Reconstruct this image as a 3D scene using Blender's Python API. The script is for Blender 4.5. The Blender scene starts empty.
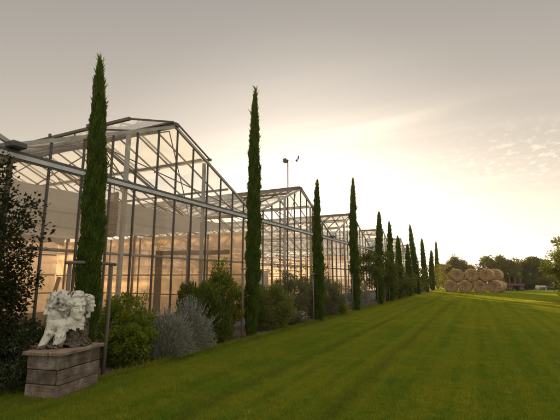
import bpy, math, random
import numpy as np
from mathutils import Vector, Matrix, Euler

S = bpy.context.scene
COL = S.collection
PI = math.pi
R = math.radians

# ------------------------------------------------------------------ camera
CAM_H = 1.6
cam_d = bpy.data.cameras.new('camera'); cam = bpy.data.objects.new('camera', cam_d); COL.objects.link(cam)
cam.location = (0, 0, CAM_H)
cam.rotation_euler = (R(90 + 9.82), 0, R(26.4))
cam_d.sensor_width = 36; cam_d.lens = 25.26; cam_d.clip_start = 0.05; cam_d.clip_end = 6000
S.camera = cam

# ------------------------------------------------------------------ sky, sun, exposure
SUN_EL, SUN_AZ = 7.0, -23.0            # azimuth measured from +Y (the row's direction) towards +X
S.view_settings.view_transform = 'Standard'
S.view_settings.look = 'None'
S.view_settings.gamma = 1.0
S.view_settings.exposure = 1.0
S.view_settings.use_curve_mapping = False
W = bpy.data.worlds.new('World'); S.world = W; W.use_nodes = True
nt = W.node_tree; nt.nodes.clear()


def N(tree, typ, **kw):
    n = tree.nodes.new(typ)
    for k, v in kw.items():
        if k in ('inp',):
            for i, x in v.items():
                n.inputs[i].default_value = x
        else:
            setattr(n, k, v)
    return n


def LK(tree, a, b): tree.links.new(a, b)


def math_n(tree, op, a, b=None, c=None, clamp=False):
    n = tree.nodes.new('ShaderNodeMath'); n.operation = op; n.use_clamp = clamp
    for i, x in enumerate((a, b, c)):
        if x is None: continue
        if isinstance(x, (int, float)): n.inputs[i].default_value = x
        else: tree.links.new(x, n.inputs[i])
    return n.outputs[0]


def mix_rgb(tree, mode, fac, a, b):
    n = tree.nodes.new('ShaderNodeMix'); n.data_type = 'RGBA'; n.blend_type = mode
    for i, x in ((0, fac), (6, a), (7, b)):
        if isinstance(x, (int, float)): n.inputs[i].default_value = x
        elif isinstance(x, tuple): n.inputs[i].default_value = (*x, 1) if len(x) == 3 else x
        else: tree.links.new(x, n.inputs[i])
    return n.outputs[2]


def build_world():
    t = nt
    sky = N(t, 'ShaderNodeTexSky', sky_type='NISHITA', sun_disc=False, sun_elevation=R(SUN_EL), sun_rotation=R(SUN_AZ),
            altitude=50, air_density=1.0, dust_density=2.2, ozone_density=1.0)
    tc = N(t, 'ShaderNodeTexCoord')
    sep = N(t, 'ShaderNodeSeparateXYZ'); LK(t, tc.outputs['Generated'], sep.inputs[0])
    z = math_n(t, 'MAXIMUM', sep.outputs[2], 0.03)
    azi = math_n(t, 'ARCTAN2', sep.outputs[0], sep.outputs[1]); elv = math_n(t, 'ARCSINE', sep.outputs[2])
    # thin high air: warm evening light, little blue left
    hs = N(t, 'ShaderNodeHueSaturation', inp={'Saturation': 0.16, 'Value': 1.0}); LK(t, sky.outputs[0], hs.inputs['Color'])
    gm = N(t, 'ShaderNodeGamma', inp={1: 0.41}); LK(t, hs.outputs[0], gm.inputs[0])
    col = mix_rgb(t, 'MULTIPLY', 1.0, gm.outputs[0], (0.985, 0.965, 0.93))
    # evening vapour brightens the air towards the horizon
    vap = math_n(t, 'POWER', 2.718, math_n(t, 'MULTIPLY', math_n(t, 'MAXIMUM', elv, 0.0), -1 / R(20)))
    col = mix_rgb(t, 'MULTIPLY', 1.0, col, mix_rgb(t, 'MIX', vap, (1.0, 1.0, 1.0), (3.5, 2.98, 2.42)))
    # added fill light: sky brightened out of view, to the east and overhead
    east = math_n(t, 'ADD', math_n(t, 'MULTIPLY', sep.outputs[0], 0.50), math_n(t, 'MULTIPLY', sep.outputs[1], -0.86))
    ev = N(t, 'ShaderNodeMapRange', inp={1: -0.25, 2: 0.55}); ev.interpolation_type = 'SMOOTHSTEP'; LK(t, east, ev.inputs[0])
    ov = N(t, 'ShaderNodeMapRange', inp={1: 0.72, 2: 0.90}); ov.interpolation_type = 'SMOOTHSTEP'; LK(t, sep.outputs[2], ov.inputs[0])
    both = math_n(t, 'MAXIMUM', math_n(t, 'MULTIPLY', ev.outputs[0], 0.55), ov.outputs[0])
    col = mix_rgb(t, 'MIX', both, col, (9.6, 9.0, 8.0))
    # cloud deck coordinates (a plane far above)
    px = math_n(t, 'DIVIDE', sep.outputs[0], z); py = math_n(t, 'DIVIDE', sep.outputs[1], z)
    cmb = N(t, 'ShaderNodeCombineXYZ'); LK(t, px, cmb.inputs[0]); LK(t, py, cmb.inputs[1])
    # small puffs (altocumulus)
    n1 = N(t, 'ShaderNodeTexNoise', inp={'Scale': 8.5, 'Detail': 4.0, 'Roughness': 0.55, 'Distortion': 0.3}); 
    mp = N(t, 'ShaderNodeMapping'); mp.inputs['Rotation'].default_value = (0, 0, R(20)); mp.inputs['Scale'].default_value = (1.5, 0.8, 1)
    LK(t, cmb.outputs[0], mp.inputs[0]); LK(t, mp.outputs[0], n1.inputs['Vector'])
    r1 = N(t, 'ShaderNodeMapRange', inp={1: 0.53, 2: 0.65}); LK(t, n1.outputs[0], r1.inputs[0])
    # where the puffs gather: a patch of the deck in the north-east, elevation 13 to 24 degrees
    def bump(v, c, w):
        d = math_n(t, 'DIVIDE', math_n(t, 'SUBTRACT', v, c), w)
        return math_n(t, 'POWER', 2.718, math_n(t, 'MULTIPLY', math_n(t, 'MULTIPLY', d, d), -1.0))
    m1 = math_n(t, 'MULTIPLY', bump(azi, R(8), R(10)), bump(elv, R(15), R(3.2)))
    puffs = math_n(t, 'MULTIPLY', math_n(t, 'MULTIPLY', r1.outputs[0], m1), 1.0, clamp=True)
    # streaky cirrus
    mp2 = N(t, 'ShaderNodeMapping'); mp2.inputs['Rotation'].default_value = (0, 0, R(-62)); mp2.inputs['Scale'].default_value = (0.22, 1.5, 1)
    LK(t, cmb.outputs[0], mp2.inputs[0])
    n2 = N(t, 'ShaderNodeTexNoise', inp={'Scale': 1.6, 'Detail': 6.0, 'Roughness': 0.55, 'Distortion': 0.6}); LK(t, mp2.outputs[0], n2.inputs['Vector'])
    r2 = N(t, 'ShaderNodeMapRange', inp={1: 0.45, 2: 0.85}); LK(t, n2.outputs[0], r2.inputs[0])
    m2 = math_n(t, 'MULTIPLY', bump(azi, R(-12), R(26)), bump(elv, R(14), R(13)))
    wd = math_n(t, 'SUBTRACT', math_n(t, 'SUBTRACT', elv, R(21.2)), math_n(t, 'MULTIPLY', math_n(t, 'ADD', azi, R(10.0)), 0.14))
    wn = math_n(t, 'MULTIPLY_ADD', n2.outputs[0], R(5.0), R(-2.5))
    wisp = math_n(t, 'MULTIPLY', bump(math_n(t, 'ADD', wd, wn), 0.0, R(1.2)), bump(azi, R(-11), R(9)))
    cir = math_n(t, 'MULTIPLY', math_n(t, 'MULTIPLY', r2.outputs[0], m2), 0.75, clamp=True)
    col = mix_rgb(t, 'MULTIPLY', math_n(t, 'MULTIPLY', wisp, 0.9), col, (1.30, 1.27, 1.22))
    col = mix_rgb(t, 'MULTIPLY', cir, col, (1.30, 1.27, 1.22))
    col = mix_rgb(t, 'MULTIPLY', puffs, col, (1.36, 1.31, 1.22))
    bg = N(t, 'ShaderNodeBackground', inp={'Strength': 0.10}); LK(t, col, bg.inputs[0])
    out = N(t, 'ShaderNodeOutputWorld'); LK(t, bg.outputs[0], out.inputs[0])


build_world()
sd = bpy.data.lights.new('sun', 'SUN'); sun = bpy.data.objects.new('sun', sd); COL.objects.link(sun)
sd.energy = 5.0; sd.angle = R(0.6); sd.color = (1.0, 0.73, 0.42)
sv = Vector((math.sin(R(SUN_AZ)) * math.cos(R(SUN_EL)), math.cos(R(SUN_AZ)) * math.cos(R(SUN_EL)), math.sin(R(SUN_EL))))
sun.rotation_euler = (-sv).to_track_quat('-Z', 'Y').to_euler()
sun.location = (-30, 60, 40)

rng = np.random.default_rng(7)
random.seed(7)


# ------------------------------------------------------------------ materials
def new_mat(name):
    m = bpy.data.materials.new(name); m.use_nodes = True
    m.node_tree.nodes.clear()
    return m, m.node_tree


def simple(name, c1, c2=None, scale=8.0, rough=0.6, metal=0.0, bump=0.0, detail=5.0, stretch=(1, 1, 1), spec=0.4, bscale=None):
    m, t = new_mat(name)
    p = N(t, 'ShaderNodeBsdfPrincipled', inp={'Roughness': rough, 'Metallic': metal, 'Specular IOR Level': spec})
    o = N(t, 'ShaderNodeOutputMaterial'); LK(t, p.outputs[0], o.inputs[0])
    tc = N(t, 'ShaderNodeTexCoord'); mp = N(t, 'ShaderNodeMapping'); mp.inputs['Scale'].default_value = stretch
    LK(t, tc.outputs['Object'], mp.inputs[0])
    n = N(t, 'ShaderNodeTexNoise', inp={'Scale': scale, 'Detail': detail, 'Roughness': 0.65}); LK(t, mp.outputs[0], n.inputs['Vector'])
    if c2 is None: c2 = tuple(x * 0.65 for x in c1)
    mr = N(t, 'ShaderNodeMapRange', inp={1: 0.32, 2: 0.68}); LK(t, n.outputs[0], mr.inputs[0])
    LK(t, mix_rgb(t, 'MIX', mr.outputs[0], c1, c2), p.inputs['Base Color'])
    if bump:
        n2 = N(t, 'ShaderNodeTexNoise', inp={'Scale': bscale or scale * 4, 'Detail': 6.0, 'Roughness': 0.6}); LK(t, mp.outputs[0], n2.inputs['Vector'])
        b = N(t, 'ShaderNodeBump', inp={'Strength': 0.8, 'Distance': bump}); LK(t, n2.outputs[0], b.inputs['Height']); LK(t, b.outputs[0], p.inputs['Normal'])
    return m


def leaf_mat(name, c1, c2, c3=None, trans=0.4, rough=0.55, tint=(1.25, 1.15, 0.5)):
    """two leaf colours mixed leaf by leaf, light shining through the blade"""
    m, t = new_mat(name)
    at = N(t, 'ShaderNodeAttribute', attribute_name='var')
    col = mix_rgb(t, 'MIX', at.outputs['Fac'], c1, c2)
    if c3:
        g = math_n(t, 'GREATER_THAN', at.outputs['Fac'], 0.93)
        col = mix_rgb(t, 'MIX', g, col, c3)
    p = N(t, 'ShaderNodeBsdfPrincipled', inp={'Roughness': rough, 'Specular IOR Level': 0.3}); LK(t, col, p.inputs['Base Color'])
    tr = N(t, 'ShaderNodeBsdfTranslucent'); LK(t, mix_rgb(t, 'MULTIPLY', 1.0, col, tint), tr.inputs[0])
    mx = N(t, 'ShaderNodeMixShader', inp={0: trans}); LK(t, p.outputs[0], mx.inputs[1]); LK(t, tr.outputs[0], mx.inputs[2])
    o = N(t, 'ShaderNodeOutputMaterial'); LK(t, mx.outputs[0], o.inputs[0])
    return m


def glass_mat(name, clear=0.8, haze_col=(0.75, 0.72, 0.66), gloss=0.06, dirt_scale=1.2, dirt=0.25, streak=(1, 1, 1)):
    """thin greenhouse glass: mostly see-through, dusted with lime that lets light glow through"""
    m, t = new_mat(name)
    tc = N(t, 'ShaderNodeTexCoord'); mp = N(t, 'ShaderNodeMapping'); mp.inputs['Scale'].default_value = streak
    LK(t, tc.outputs['Object'], mp.inputs[0])
    n = N(t, 'ShaderNodeTexNoise', inp={'Scale': dirt_scale, 'Detail': 6.0, 'Roughness': 0.6}); LK(t, mp.outputs[0], n.inputs['Vector'])
    f = math_n(t, 'MULTIPLY_ADD', math_n(t, 'SUBTRACT', n.outputs[0], 0.5), dirt * 2, 1 - clear, clamp=True)
    tp = N(t, 'ShaderNodeBsdfTransparent', inp={0: (0.97, 0.97, 0.95, 1)})
    tl = N(t, 'ShaderNodeBsdfTranslucent', inp={0: (*haze_col, 1)}); df = N(t, 'ShaderNodeBsdfDiffuse', inp={0: (*[x * 0.8 for x in haze_col], 1)})
    hz = N(t, 'ShaderNodeMixShader', inp={0: 0.16}); LK(t, tl.outputs[0], hz.inputs[1]); LK(t, df.outputs[0], hz.inputs[2])
    m1 = N(t, 'ShaderNodeMixShader'); LK(t, f, m1.inputs[0]); LK(t, tp.outputs[0], m1.inputs[1]); LK(t, hz.outputs[0], m1.inputs[2])
    gl = N(t, 'ShaderNodeBsdfGlossy', inp={'Roughness': 0.05}); gl.inputs[0].default_value = (0.9, 0.9, 0.9, 1)
    fr = N(t, 'ShaderNodeFresnel', inp={0: 1.4})
    geo = N(t, 'ShaderNodeNewGeometry')
    fac = math_n(t, 'MULTIPLY', math_n(t, 'MINIMUM', fr.outputs[0], 0.45), math_n(t, 'MULTIPLY_ADD', geo.outputs['Backfacing'], -1.0, 1.0))
    m2 = N(t, 'ShaderNodeMixShader'); LK(t, fac, m2.inputs[0]); LK(t, m1.outputs[0], m2.inputs[1]); LK(t, gl.outputs[0], m2.inputs[2])
    o = N(t, 'ShaderNodeOutputMaterial'); LK(t, m2.outputs[0], o.inputs[0])
    return m


def cloth_mat(name, c, trans=0.3, clear=0.0, weave=(3, 40, 1)):
    m, t = new_mat(name)
    tc = N(t, 'ShaderNodeTexCoord'); mp = N(t, 'ShaderNodeMapping'); mp.inputs['Scale'].default_value = weave; LK(t, tc.outputs['Object'], mp.inputs[0])
    n = N(t, 'ShaderNodeTexNoise', inp={'Scale': 1.0, 'Detail': 5.0}); LK(t, mp.outputs[0], n.inputs['Vector'])
    col = mix_rgb(t, 'MIX', n.outputs[0], tuple(x * 0.6 for x in c), tuple(min(1, x * 1.3) for x in c))
    d = N(t, 'ShaderNodeBsdfDiffuse'); LK(t, col, d.inputs[0]); tl = N(t, 'ShaderNodeBsdfTranslucent'); LK(t, col, tl.inputs[0])
    m1 = N(t, 'ShaderNodeMixShader', inp={0: trans}); LK(t, d.outputs[0], m1.inputs[1]); LK(t, tl.outputs[0], m1.inputs[2])
    tp = N(t, 'ShaderNodeBsdfTransparent'); m2 = N(t, 'ShaderNodeMixShader', inp={0: clear}); LK(t, m1.outputs[0], m2.inputs[1]); LK(t, tp.outputs[0], m2.inputs[2])
    o = N(t, 'ShaderNodeOutputMaterial'); LK(t, m2.outputs[0], o.inputs[0])
    return m


def lawn_mat(name, blade=False):
    """mown turf: greener and yellower patches, faint wheel tracks along the row"""
    m, t = new_mat(name)
    geo = N(t, 'ShaderNodeNewGeometry'); sep = N(t, 'ShaderNodeSeparateXYZ'); LK(t, geo.outputs['Position'], sep.inputs[0])
    n1 = N(t, 'ShaderNodeTexNoise', inp={'Scale': 1.1, 'Detail': 7.0, 'Roughness': 0.72}); LK(t, geo.outputs['Position'], n1.inputs['Vector'])
    n2 = N(t, 'ShaderNodeTexNoise', inp={'Scale': 6.5, 'Detail': 7.0, 'Roughness': 0.8}); LK(t, geo.outputs['Position'], n2.inputs['Vector'])
    mp = N(t, 'ShaderNodeMapping'); mp.inputs['Scale'].default_value = (3.2, 0.05, 1); LK(t, geo.outputs['Position'], mp.inputs[0])
    n3 = N(t, 'ShaderNodeTexNoise', inp={'Scale': 1.0, 'Detail': 3.0}); LK(t, mp.outputs[0], n3.inputs['Vector'])
    r1 = N(t, 'ShaderNodeMapRange', inp={1: 0.40, 2: 0.62}); LK(t, n1.outputs[0], r1.inputs[0])
    r2 = N(t, 'ShaderNodeMapRange', inp={1: 0.35, 2: 0.65}); LK(t, n2.outputs[0], r2.inputs[0])
    r3 = N(t, 'ShaderNodeMapRange', inp={1: 0.40, 2: 0.62}); LK(t, n3.outputs[0], r3.inputs[0])
    k = 1.95
    c = mix_rgb(t, 'MIX', r1.outputs[0], (0.066 * k, 0.113 * k, 0.008 * k), (0.122 * k, 0.140 * k, 0.011 * k))
    c = mix_rgb(t, 'MIX', math_n(t, 'MULTIPLY', r2.outputs[0], 0.75), c, (0.040 * k, 0.074 * k, 0.007 * k))
    c = mix_rgb(t, 'MIX', math_n(t, 'MULTIPLY', r3.outputs[0], 0.30), c, (0.155 * k, 0.158 * k, 0.018 * k))
    # two worn wheel tracks
    wob = math_n(t, 'MULTIPLY_ADD', n1.outputs[0], 0.5, math_n(t, 'MULTIPLY', sep.outputs[1], -0.004))
    for x0 in (-3.2, -1.7):
        d = math_n(t, 'DIVIDE', math_n(t, 'ADD', math_n(t, 'SUBTRACT', sep.outputs[0], x0), math_n(t, 'SUBTRACT', wob, 0.25)), 0.10)
        g = math_n(t, 'POWER', 2.718, math_n(t, 'MULTIPLY', math_n(t, 'MULTIPLY', d, d), -1.0))
        c = mix_rgb(t, 'MIX', math_n(t, 'MULTIPLY', g, 0.35), c, (0.085, 0.085, 0.022))
    if blade:
        at = N(t, 'ShaderNodeAttribute', attribute_name='var')
        c = mix_rgb(t, 'MULTIPLY', 1.0, c, mix_rgb(t, 'MIX', at.outputs['Fac'], (0.75, 0.85, 0.8), (1.45, 1.2, 1.0)))
        p = N(t, 'ShaderNodeBsdfPrincipled', inp={'Roughness': 0.55, 'Specular IOR Level': 0.25}); LK(t, c, p.inputs['Base Color'])
        tr = N(t, 'ShaderNodeBsdfTranslucent'); LK(t, mix_rgb(t, 'MULTIPLY', 1.0, c, (1.7, 1.45, 0.45)), tr.inputs[0])
        mx = N(t, 'ShaderNodeMixShader', inp={0: 0.5}); LK(t, p.outputs[0], mx.inputs[1]); LK(t, tr.outputs[0], mx.inputs[2])
        sh = mx
    else:
        p = N(t, 'ShaderNodeBsdfPrincipled', inp={'Roughness': 0.9, 'Specular IOR Level': 0.1})
        LK(t, c, p.inputs['Base Color'])
        nb = N(t, 'ShaderNodeTexNoise', inp={'Scale': 28.0, 'Detail': 8.0, 'Roughness': 0.8}); LK(t, geo.outputs['Position'], nb.inputs['Vector'])
        b = N(t, 'ShaderNodeBump', inp={'Strength': 1.0, 'Distance': 0.06}); LK(t, nb.outputs[0], b.inputs['Height']); LK(t, b.outputs[0], p.inputs['Normal'])
        sh = p
    o = N(t, 'ShaderNodeOutputMaterial'); LK(t, sh.outputs[0], o.inputs[0])
    return m


def stone_mat(name, base, stain, amount):
    m, t = new_mat(name)
    tc = N(t, 'ShaderNodeTexCoord')
    n1 = N(t, 'ShaderNodeTexNoise', inp={'Scale': 9.0, 'Detail': 7.0, 'Roughness': 0.7, 'Distortion': 0.5}); LK(t, tc.outputs['Object'], n1.inputs['Vector'])
    r1 = N(t, 'ShaderNodeMapRange', inp={1: amount, 2: amount + 0.12}); LK(t, n1.outputs[0], r1.inputs[0])
    n2 = N(t, 'ShaderNodeTexNoise', inp={'Scale': 45.0, 'Detail': 5.0, 'Roughness': 0.7}); LK(t, tc.outputs['Object'], n2.inputs['Vector'])
    c = mix_rgb(t, 'MIX', n2.outputs[0], base, tuple(x * 0.75 for x in base))
    c = mix_rgb(t, 'MIX', r1.outputs[0], c, stain)
    p = N(t, 'ShaderNodeBsdfPrincipled', inp={'Roughness': 0.85, 'Specular IOR Level': 0.2}); LK(t, c, p.inputs['Base Color'])
    b = N(t, 'ShaderNodeBump', inp={'Strength': 0.7, 'Distance': 0.008}); LK(t, n2.outputs[0], b.inputs['Height']); LK(t, b.outputs[0], p.inputs['Normal'])
    o = N(t, 'ShaderNodeOutputMaterial'); LK(t, p.outputs[0], o.inputs[0])
    return m


M = {}
M['alu'] = simple('galvanised_aluminium', (0.22, 0.20, 0.17), (0.14, 0.125, 0.105), scale=3, rough=0.5, metal=0.3)
M['alu_white'] = simple('chalky_white_aluminium', (0.38, 0.36, 0.32), (0.24, 0.22, 0.19), scale=4, rough=0.5, metal=0.1)
M['railpaint'] = simple('pale_grey_rail_paint', (0.50, 0.50, 0.48), (0.36, 0.35, 0.33), scale=4, rough=0.45, metal=0.1)
M['mullion'] = simple('dark_weathered_bar', (0.055, 0.048, 0.042), (0.10, 0.085, 0.07), scale=6, rough=0.55)
M['steel'] = simple('rusty_galvanised_steel', (0.13, 0.10, 0.075), (0.085, 0.06, 0.042), scale=5, rough=0.55, metal=0.3)
M['darkmetal'] = simple('dark_gutter_metal', (0.10, 0.10, 0.095), (0.06, 0.06, 0.06), scale=5, rough=0.5, metal=0.2)
M['glass'] = glass_mat('dusty_clear_glass', clear=0.86, dirt=0.10, dirt_scale=0.9)
M['frontglass'] = glass_mat('limewashed_front_glass', clear=0.70, dirt=0.22, dirt_scale=1.6, haze_col=(0.90, 0.72, 0.52), streak=(1, 0.5, 2.2))
M['hazeglass'] = glass_mat('hazy_peach_front_glass', clear=0.66, dirt=0.16, dirt_scale=0.8, haze_col=(0.93, 0.74, 0.54), streak=(1, 0.4, 2.5))
M['roofglass'] = glass_mat('limewashed_roof_glass', clear=0.72, dirt=0.20, dirt_scale=0.6, streak=(1, 1, 1))
M['backglass'] = glass_mat('limewashed_rear_glass', clear=0.30, dirt=0.20, dirt_scale=0.45, haze_col=(0.92, 0.70, 0.48))
M['partglass'] = glass_mat('peach_glow_limewash', clear=0.12, dirt=0.16, dirt_scale=0.35, haze_col=(0.97, 0.66, 0.40))  # evening sun's glow put into the haze colour of both partition panes
M['partglass2'] = glass_mat('peach_glow_thin_limewash', clear=0.28, dirt=0.20, dirt_scale=0.5, haze_col=(0.97, 0.68, 0.42), streak=(0.5, 1, 2.5))
M['screen'] = cloth_mat('grey_shade_cloth', (0.47, 0.43, 0.37), trans=0.6)
M['beige'] = cloth_mat('hung_beige_cloth', (0.50, 0.40, 0.28), trans=0.55, weave=(1, 1, 12))
M['brownroll'] = simple('old_brown_matting', (0.16, 0.10, 0.06), (0.26, 0.18, 0.10), scale=30, rough=0.9, stretch=(1, 1, 3), bump=0.01)
M['concrete'] = simple('weathered_concrete', (0.33, 0.31, 0.28), (0.20, 0.19, 0.17), scale=5, rough=0.9, bump=0.004)
M['soil'] = simple('dark_bark_mulch', (0.050, 0.036, 0.025), (0.095, 0.070, 0.048), scale=22, rough=0.95, bump=0.03, bscale=40)
M['floor'] = simple('packed_earth_floor', (0.16, 0.13, 0.10), (0.10, 0.08, 0.06), scale=2, rough=0.95)
M['gravel'] = simple('pale_gravel', (0.42, 0.38, 0.32), (0.30, 0.27, 0.22), scale=12, rough=0.9)
M['field'] = simple('rough_field_grass', (0.085, 0.10, 0.022), (0.14, 0.125, 0.035), scale=0.25, rough=0.95, bump=0.05, bscale=5)
M['lawn'] = lawn_mat('mown_lawn')
M['blade'] = lawn_mat('grass_blades', blade=True)
def wood_mat(name, c1, c2, c3):
    """old boards: grain along the board, pale worn patches, dark wet stains, each board a little different"""
    m, t = new_mat(name)
    oi = N(t, 'ShaderNodeObjectInfo'); tc = N(t, 'ShaderNodeTexCoord')
    off = N(t, 'ShaderNodeVectorMath', operation='ADD'); LK(t, tc.outputs['Object'], off.inputs[0])
    sc = N(t, 'ShaderNodeCombineXYZ'); LK(t, math_n(t, 'MULTIPLY', oi.outputs['Random'], 37.0), sc.inputs[0]); LK(t, math_n(t, 'MULTIPLY', oi.outputs['Random'], 11.0), sc.inputs[2]); LK(t, sc.outputs[0], off.inputs[1])
    mp = N(t, 'ShaderNodeMapping'); mp.inputs['Scale'].default_value = (1.2, 1.2, 16); LK(t, off.outputs[0], mp.inputs[0])
    gr = N(t, 'ShaderNodeTexNoise', inp={'Scale': 3.0, 'Detail': 7.0, 'Roughness': 0.7, 'Distortion': 0.4}); LK(t, mp.outputs[0], gr.inputs['Vector'])
    pa = N(t, 'ShaderNodeTexNoise', inp={'Scale': 4.0, 'Detail': 6.0, 'Roughness': 0.65}); LK(t, off.outputs[0], pa.inputs['Vector'])
    rg = N(t, 'ShaderNodeMapRange', inp={1: 0.35, 2: 0.68}); LK(t, gr.outputs[0], rg.inputs[0])
    rpp = N(t, 'ShaderNodeMapRange', inp={1: 0.50, 2: 0.66}); LK(t, pa.outputs[0], rpp.inputs[0])
    rd = N(t, 'ShaderNodeMapRange', inp={1: 0.45, 2: 0.30}); LK(t, pa.outputs[0], rd.inputs[0])
    c = mix_rgb(t, 'MIX', rg.outputs[0], c1, c2)
    c = mix_rgb(t, 'MIX', math_n(t, 'MULTIPLY', rpp.outputs[0], 0.7), c, c3)
    c = mix_rgb(t, 'MIX', math_n(t, 'MULTIPLY', rd.outputs[0], 0.75), c, (0.03, 0.023, 0.017))
    hs = N(t, 'ShaderNodeHueSaturation'); LK(t, math_n(t, 'MULTIPLY_ADD', oi.outputs['Random'], 0.6, 0.7), hs.inputs['Value']); LK(t, c, hs.inputs['Color'])
    p = N(t, 'ShaderNodeBsdfPrincipled', inp={'Roughness': 0.9, 'Specular IOR Level': 0.15}); LK(t, hs.outputs[0], p.inputs['Base Color'])
    b = N(t, 'ShaderNodeBump', inp={'Strength': 0.9, 'Distance': 0.008}); LK(t, gr.outputs[0], b.inputs['Height']); LK(t, b.outputs[0], p.inputs['Normal'])
    o = N(t, 'ShaderNodeOutputMaterial'); LK(t, p.outputs[0], o.inputs[0])
    return m


M['oldwood'] = wood_mat('weathered_grey_plank', (0.17, 0.13, 0.10), (0.075, 0.055, 0.04), (0.30, 0.27, 0.23))
M['topwood'] = simple('weathered_top_board', (0.22, 0.165, 0.115), (0.085, 0.06, 0.042), scale=5, rough=0.85, bump=0.006, stretch=(4, 0.7, 1), bscale=12)
M['post'] = simple('grey_stake_wood', (0.14, 0.115, 0.09), (0.085, 0.067, 0.05), scale=6, rough=0.85, bump=0.004, stretch=(3, 3, 0.6))
M['palepost'] = simple('pale_peeled_stake', (0.14, 0.115, 0.09), (0.085, 0.067, 0.05), scale=6, rough=0.85, stretch=(3, 3, 0.6))
M['orangepost'] = simple('orange_brown_pole', (0.30, 0.17, 0.08), (0.20, 0.11, 0.055), scale=6, rough=0.8, stretch=(3, 3, 0.6))
M['bark'] = simple('bark', (0.085, 0.062, 0.045), (0.045, 0.033, 0.025), scale=9, rough=0.95, bump=0.01, stretch=(2, 2, 0.5))
M['palebark'] = simple('pale_bark', (0.16, 0.12, 0.085), (0.09, 0.065, 0.045), scale=9, rough=0.95, bump=0.01, stretch=(2, 2, 0.5))
M['stone'] = stone_mat('white_weathered_stone', (0.60, 0.565, 0.49), (0.09, 0.075, 0.055), 0.545)
M['hairstone'] = stone_mat('lichen_stained_stone', (0.48, 0.45, 0.39), (0.06, 0.05, 0.042), 0.48)
M['rock'] = stone_mat('brown_rough_stone', (0.12, 0.095, 0.068), (0.035, 0.028, 0.02), 0.47)
M['strawface'] = simple('cut_straw', (0.36, 0.235, 0.115), (0.18, 0.11, 0.052), scale=9, rough=0.95, bump=0.06, bscale=22)
M['straw'] = simple('straw_side', (0.38, 0.255, 0.125), (0.22, 0.145, 0.068), scale=10, rough=0.95, bump=0.03, stretch=(4, 0.6, 4))
M['red'] = simple('faded_red_paint', (0.20, 0.025, 0.028), (0.12, 0.018, 0.02), scale=4, rough=0.5)
M['rubber'] = simple('black_rubber', (0.025, 0.025, 0.025), (0.04, 0.035, 0.03), rough=0.8)
M['white'] = simple('grubby_white_paint', (0.36, 0.34, 0.31), (0.25, 0.24, 0.22), scale=4, rough=0.5)
M['panel'] = simple('pale_blue_grey_panel', (0.42, 0.45, 0.44), (0.32, 0.35, 0.35), scale=2, rough=0.5)
M['cypress'] = leaf_mat('cypress_foliage', (0.045, 0.095, 0.010), (0.105, 0.150, 0.016), (0.17, 0.115, 0.035), trans=0.50)
M['bright'] = leaf_mat('bright_green_leaf', (0.085, 0.135, 0.012), (0.185, 0.215, 0.022), trans=0.55)
M['yellowgreen'] = leaf_mat('yellow_green_leaf', (0.095, 0.145, 0.012), (0.20, 0.23, 0.02), (0.22, 0.05, 0.03), trans=0.5)
M['juniper'] = leaf_mat('juniper_foliage', (0.062, 0.095, 0.014), (0.135, 0.150, 0.022), trans=0.5)
M['silver'] = leaf_mat('silver_grey_leaf', (0.15, 0.16, 0.11), (0.26, 0.26, 0.20), trans=0.3, tint=(1.1, 1.05, 0.8))
M['lilac'] = leaf_mat('pale_lilac_flower', (0.24, 0.22, 0.23), (0.38, 0.35, 0.35), trans=0.3, tint=(1.1, 1.0, 1.0))
M['olive'] = leaf_mat('olive_grey_leaf', (0.080, 0.092, 0.036), (0.170, 0.170, 0.085), trans=0.35, tint=(1.15, 1.05, 0.7))
M['willow'] = leaf_mat('soft_green_leaf', (0.090, 0.120, 0.022), (0.185, 0.195, 0.045), trans=0.4)
M['purple'] = leaf_mat('dark_purplish_leaf', (0.016, 0.018, 0.007), (0.032, 0.032, 0.010), trans=0.3)
M['purple'].node_tree.nodes['Principled BSDF'].inputs['Specular IOR Level'].default_value = 0.12
M['darkleaf'] = leaf_mat('dark_green_leaf', (0.022, 0.034, 0.010), (0.042, 0.058, 0.016), trans=0.25)
M['midleaf'] = leaf_mat('mid_green_leaf', (0.055, 0.075, 0.014), (0.105, 0.120, 0.020), trans=0.5)
M['treeleaf'] = leaf_mat('deep_green_tree_leaf', (0.055, 0.070, 0.014), (0.115, 0.125, 0.022), trans=0.5)
M['goldleaf'] = leaf_mat('golden_green_leaf', (0.11, 0.12, 0.018), (0.19, 0.17, 0.025), trans=0.5)
M['brownleaf'] = leaf_mat('brownish_green_leaf', (0.085, 0.075, 0.028), (0.13, 0.105, 0.04), trans=0.4)
M['flower'] = leaf_mat('pale_pink_flower', (0.50, 0.36, 0.34), (0.62, 0.50, 0.46), trans=0.3, tint=(1.1, 1, 1))


# ------------------------------------------------------------------ builders
def link_mesh(name, verts, faces, mat, parent=None, smooth=False, origin=None):
    me = bpy.data.meshes.new(name)
    v = np.asarray(verts, dtype=float)
    if origin is not None: v = v - np.asarray(origin)
    me.from_pydata([tuple(x) for x in v], [], faces)
    me.update()
    if mat: me.materials.append(mat)
    if smooth:
        me.polygons.foreach_set('use_smooth', [True] * len(me.polygons))
    o = bpy.data.objects.new(name, me); COL.objects.link(o)
    if parent is not None: o.parent = parent
    elif origin is not None: o.location = origin
    return o


def tag(o, label=None, cat=None, group=None, kind=None):
    if label: o['label'] = label
    if cat: o['category'] = cat
    if group: o['group'] = group
    if kind: o['kind'] = kind
    return o


def thing(name, label, cat, loc, rz=0, group=None):
    o = bpy.data.objects.new(name, None); COL.objects.link(o)
    o.location = loc; o.rotation_euler = (0, 0, rz); o.empty_display_size = 0.2
    return tag(o, label, cat, group)


def copy_tree(o, parent=None):
    c = o.copy(); COL.objects.link(c)
    if parent is not None: c.parent = parent
    for ch in [x for x in S.objects if x.parent == o]: copy_tree(ch, c)
    return c


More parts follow.
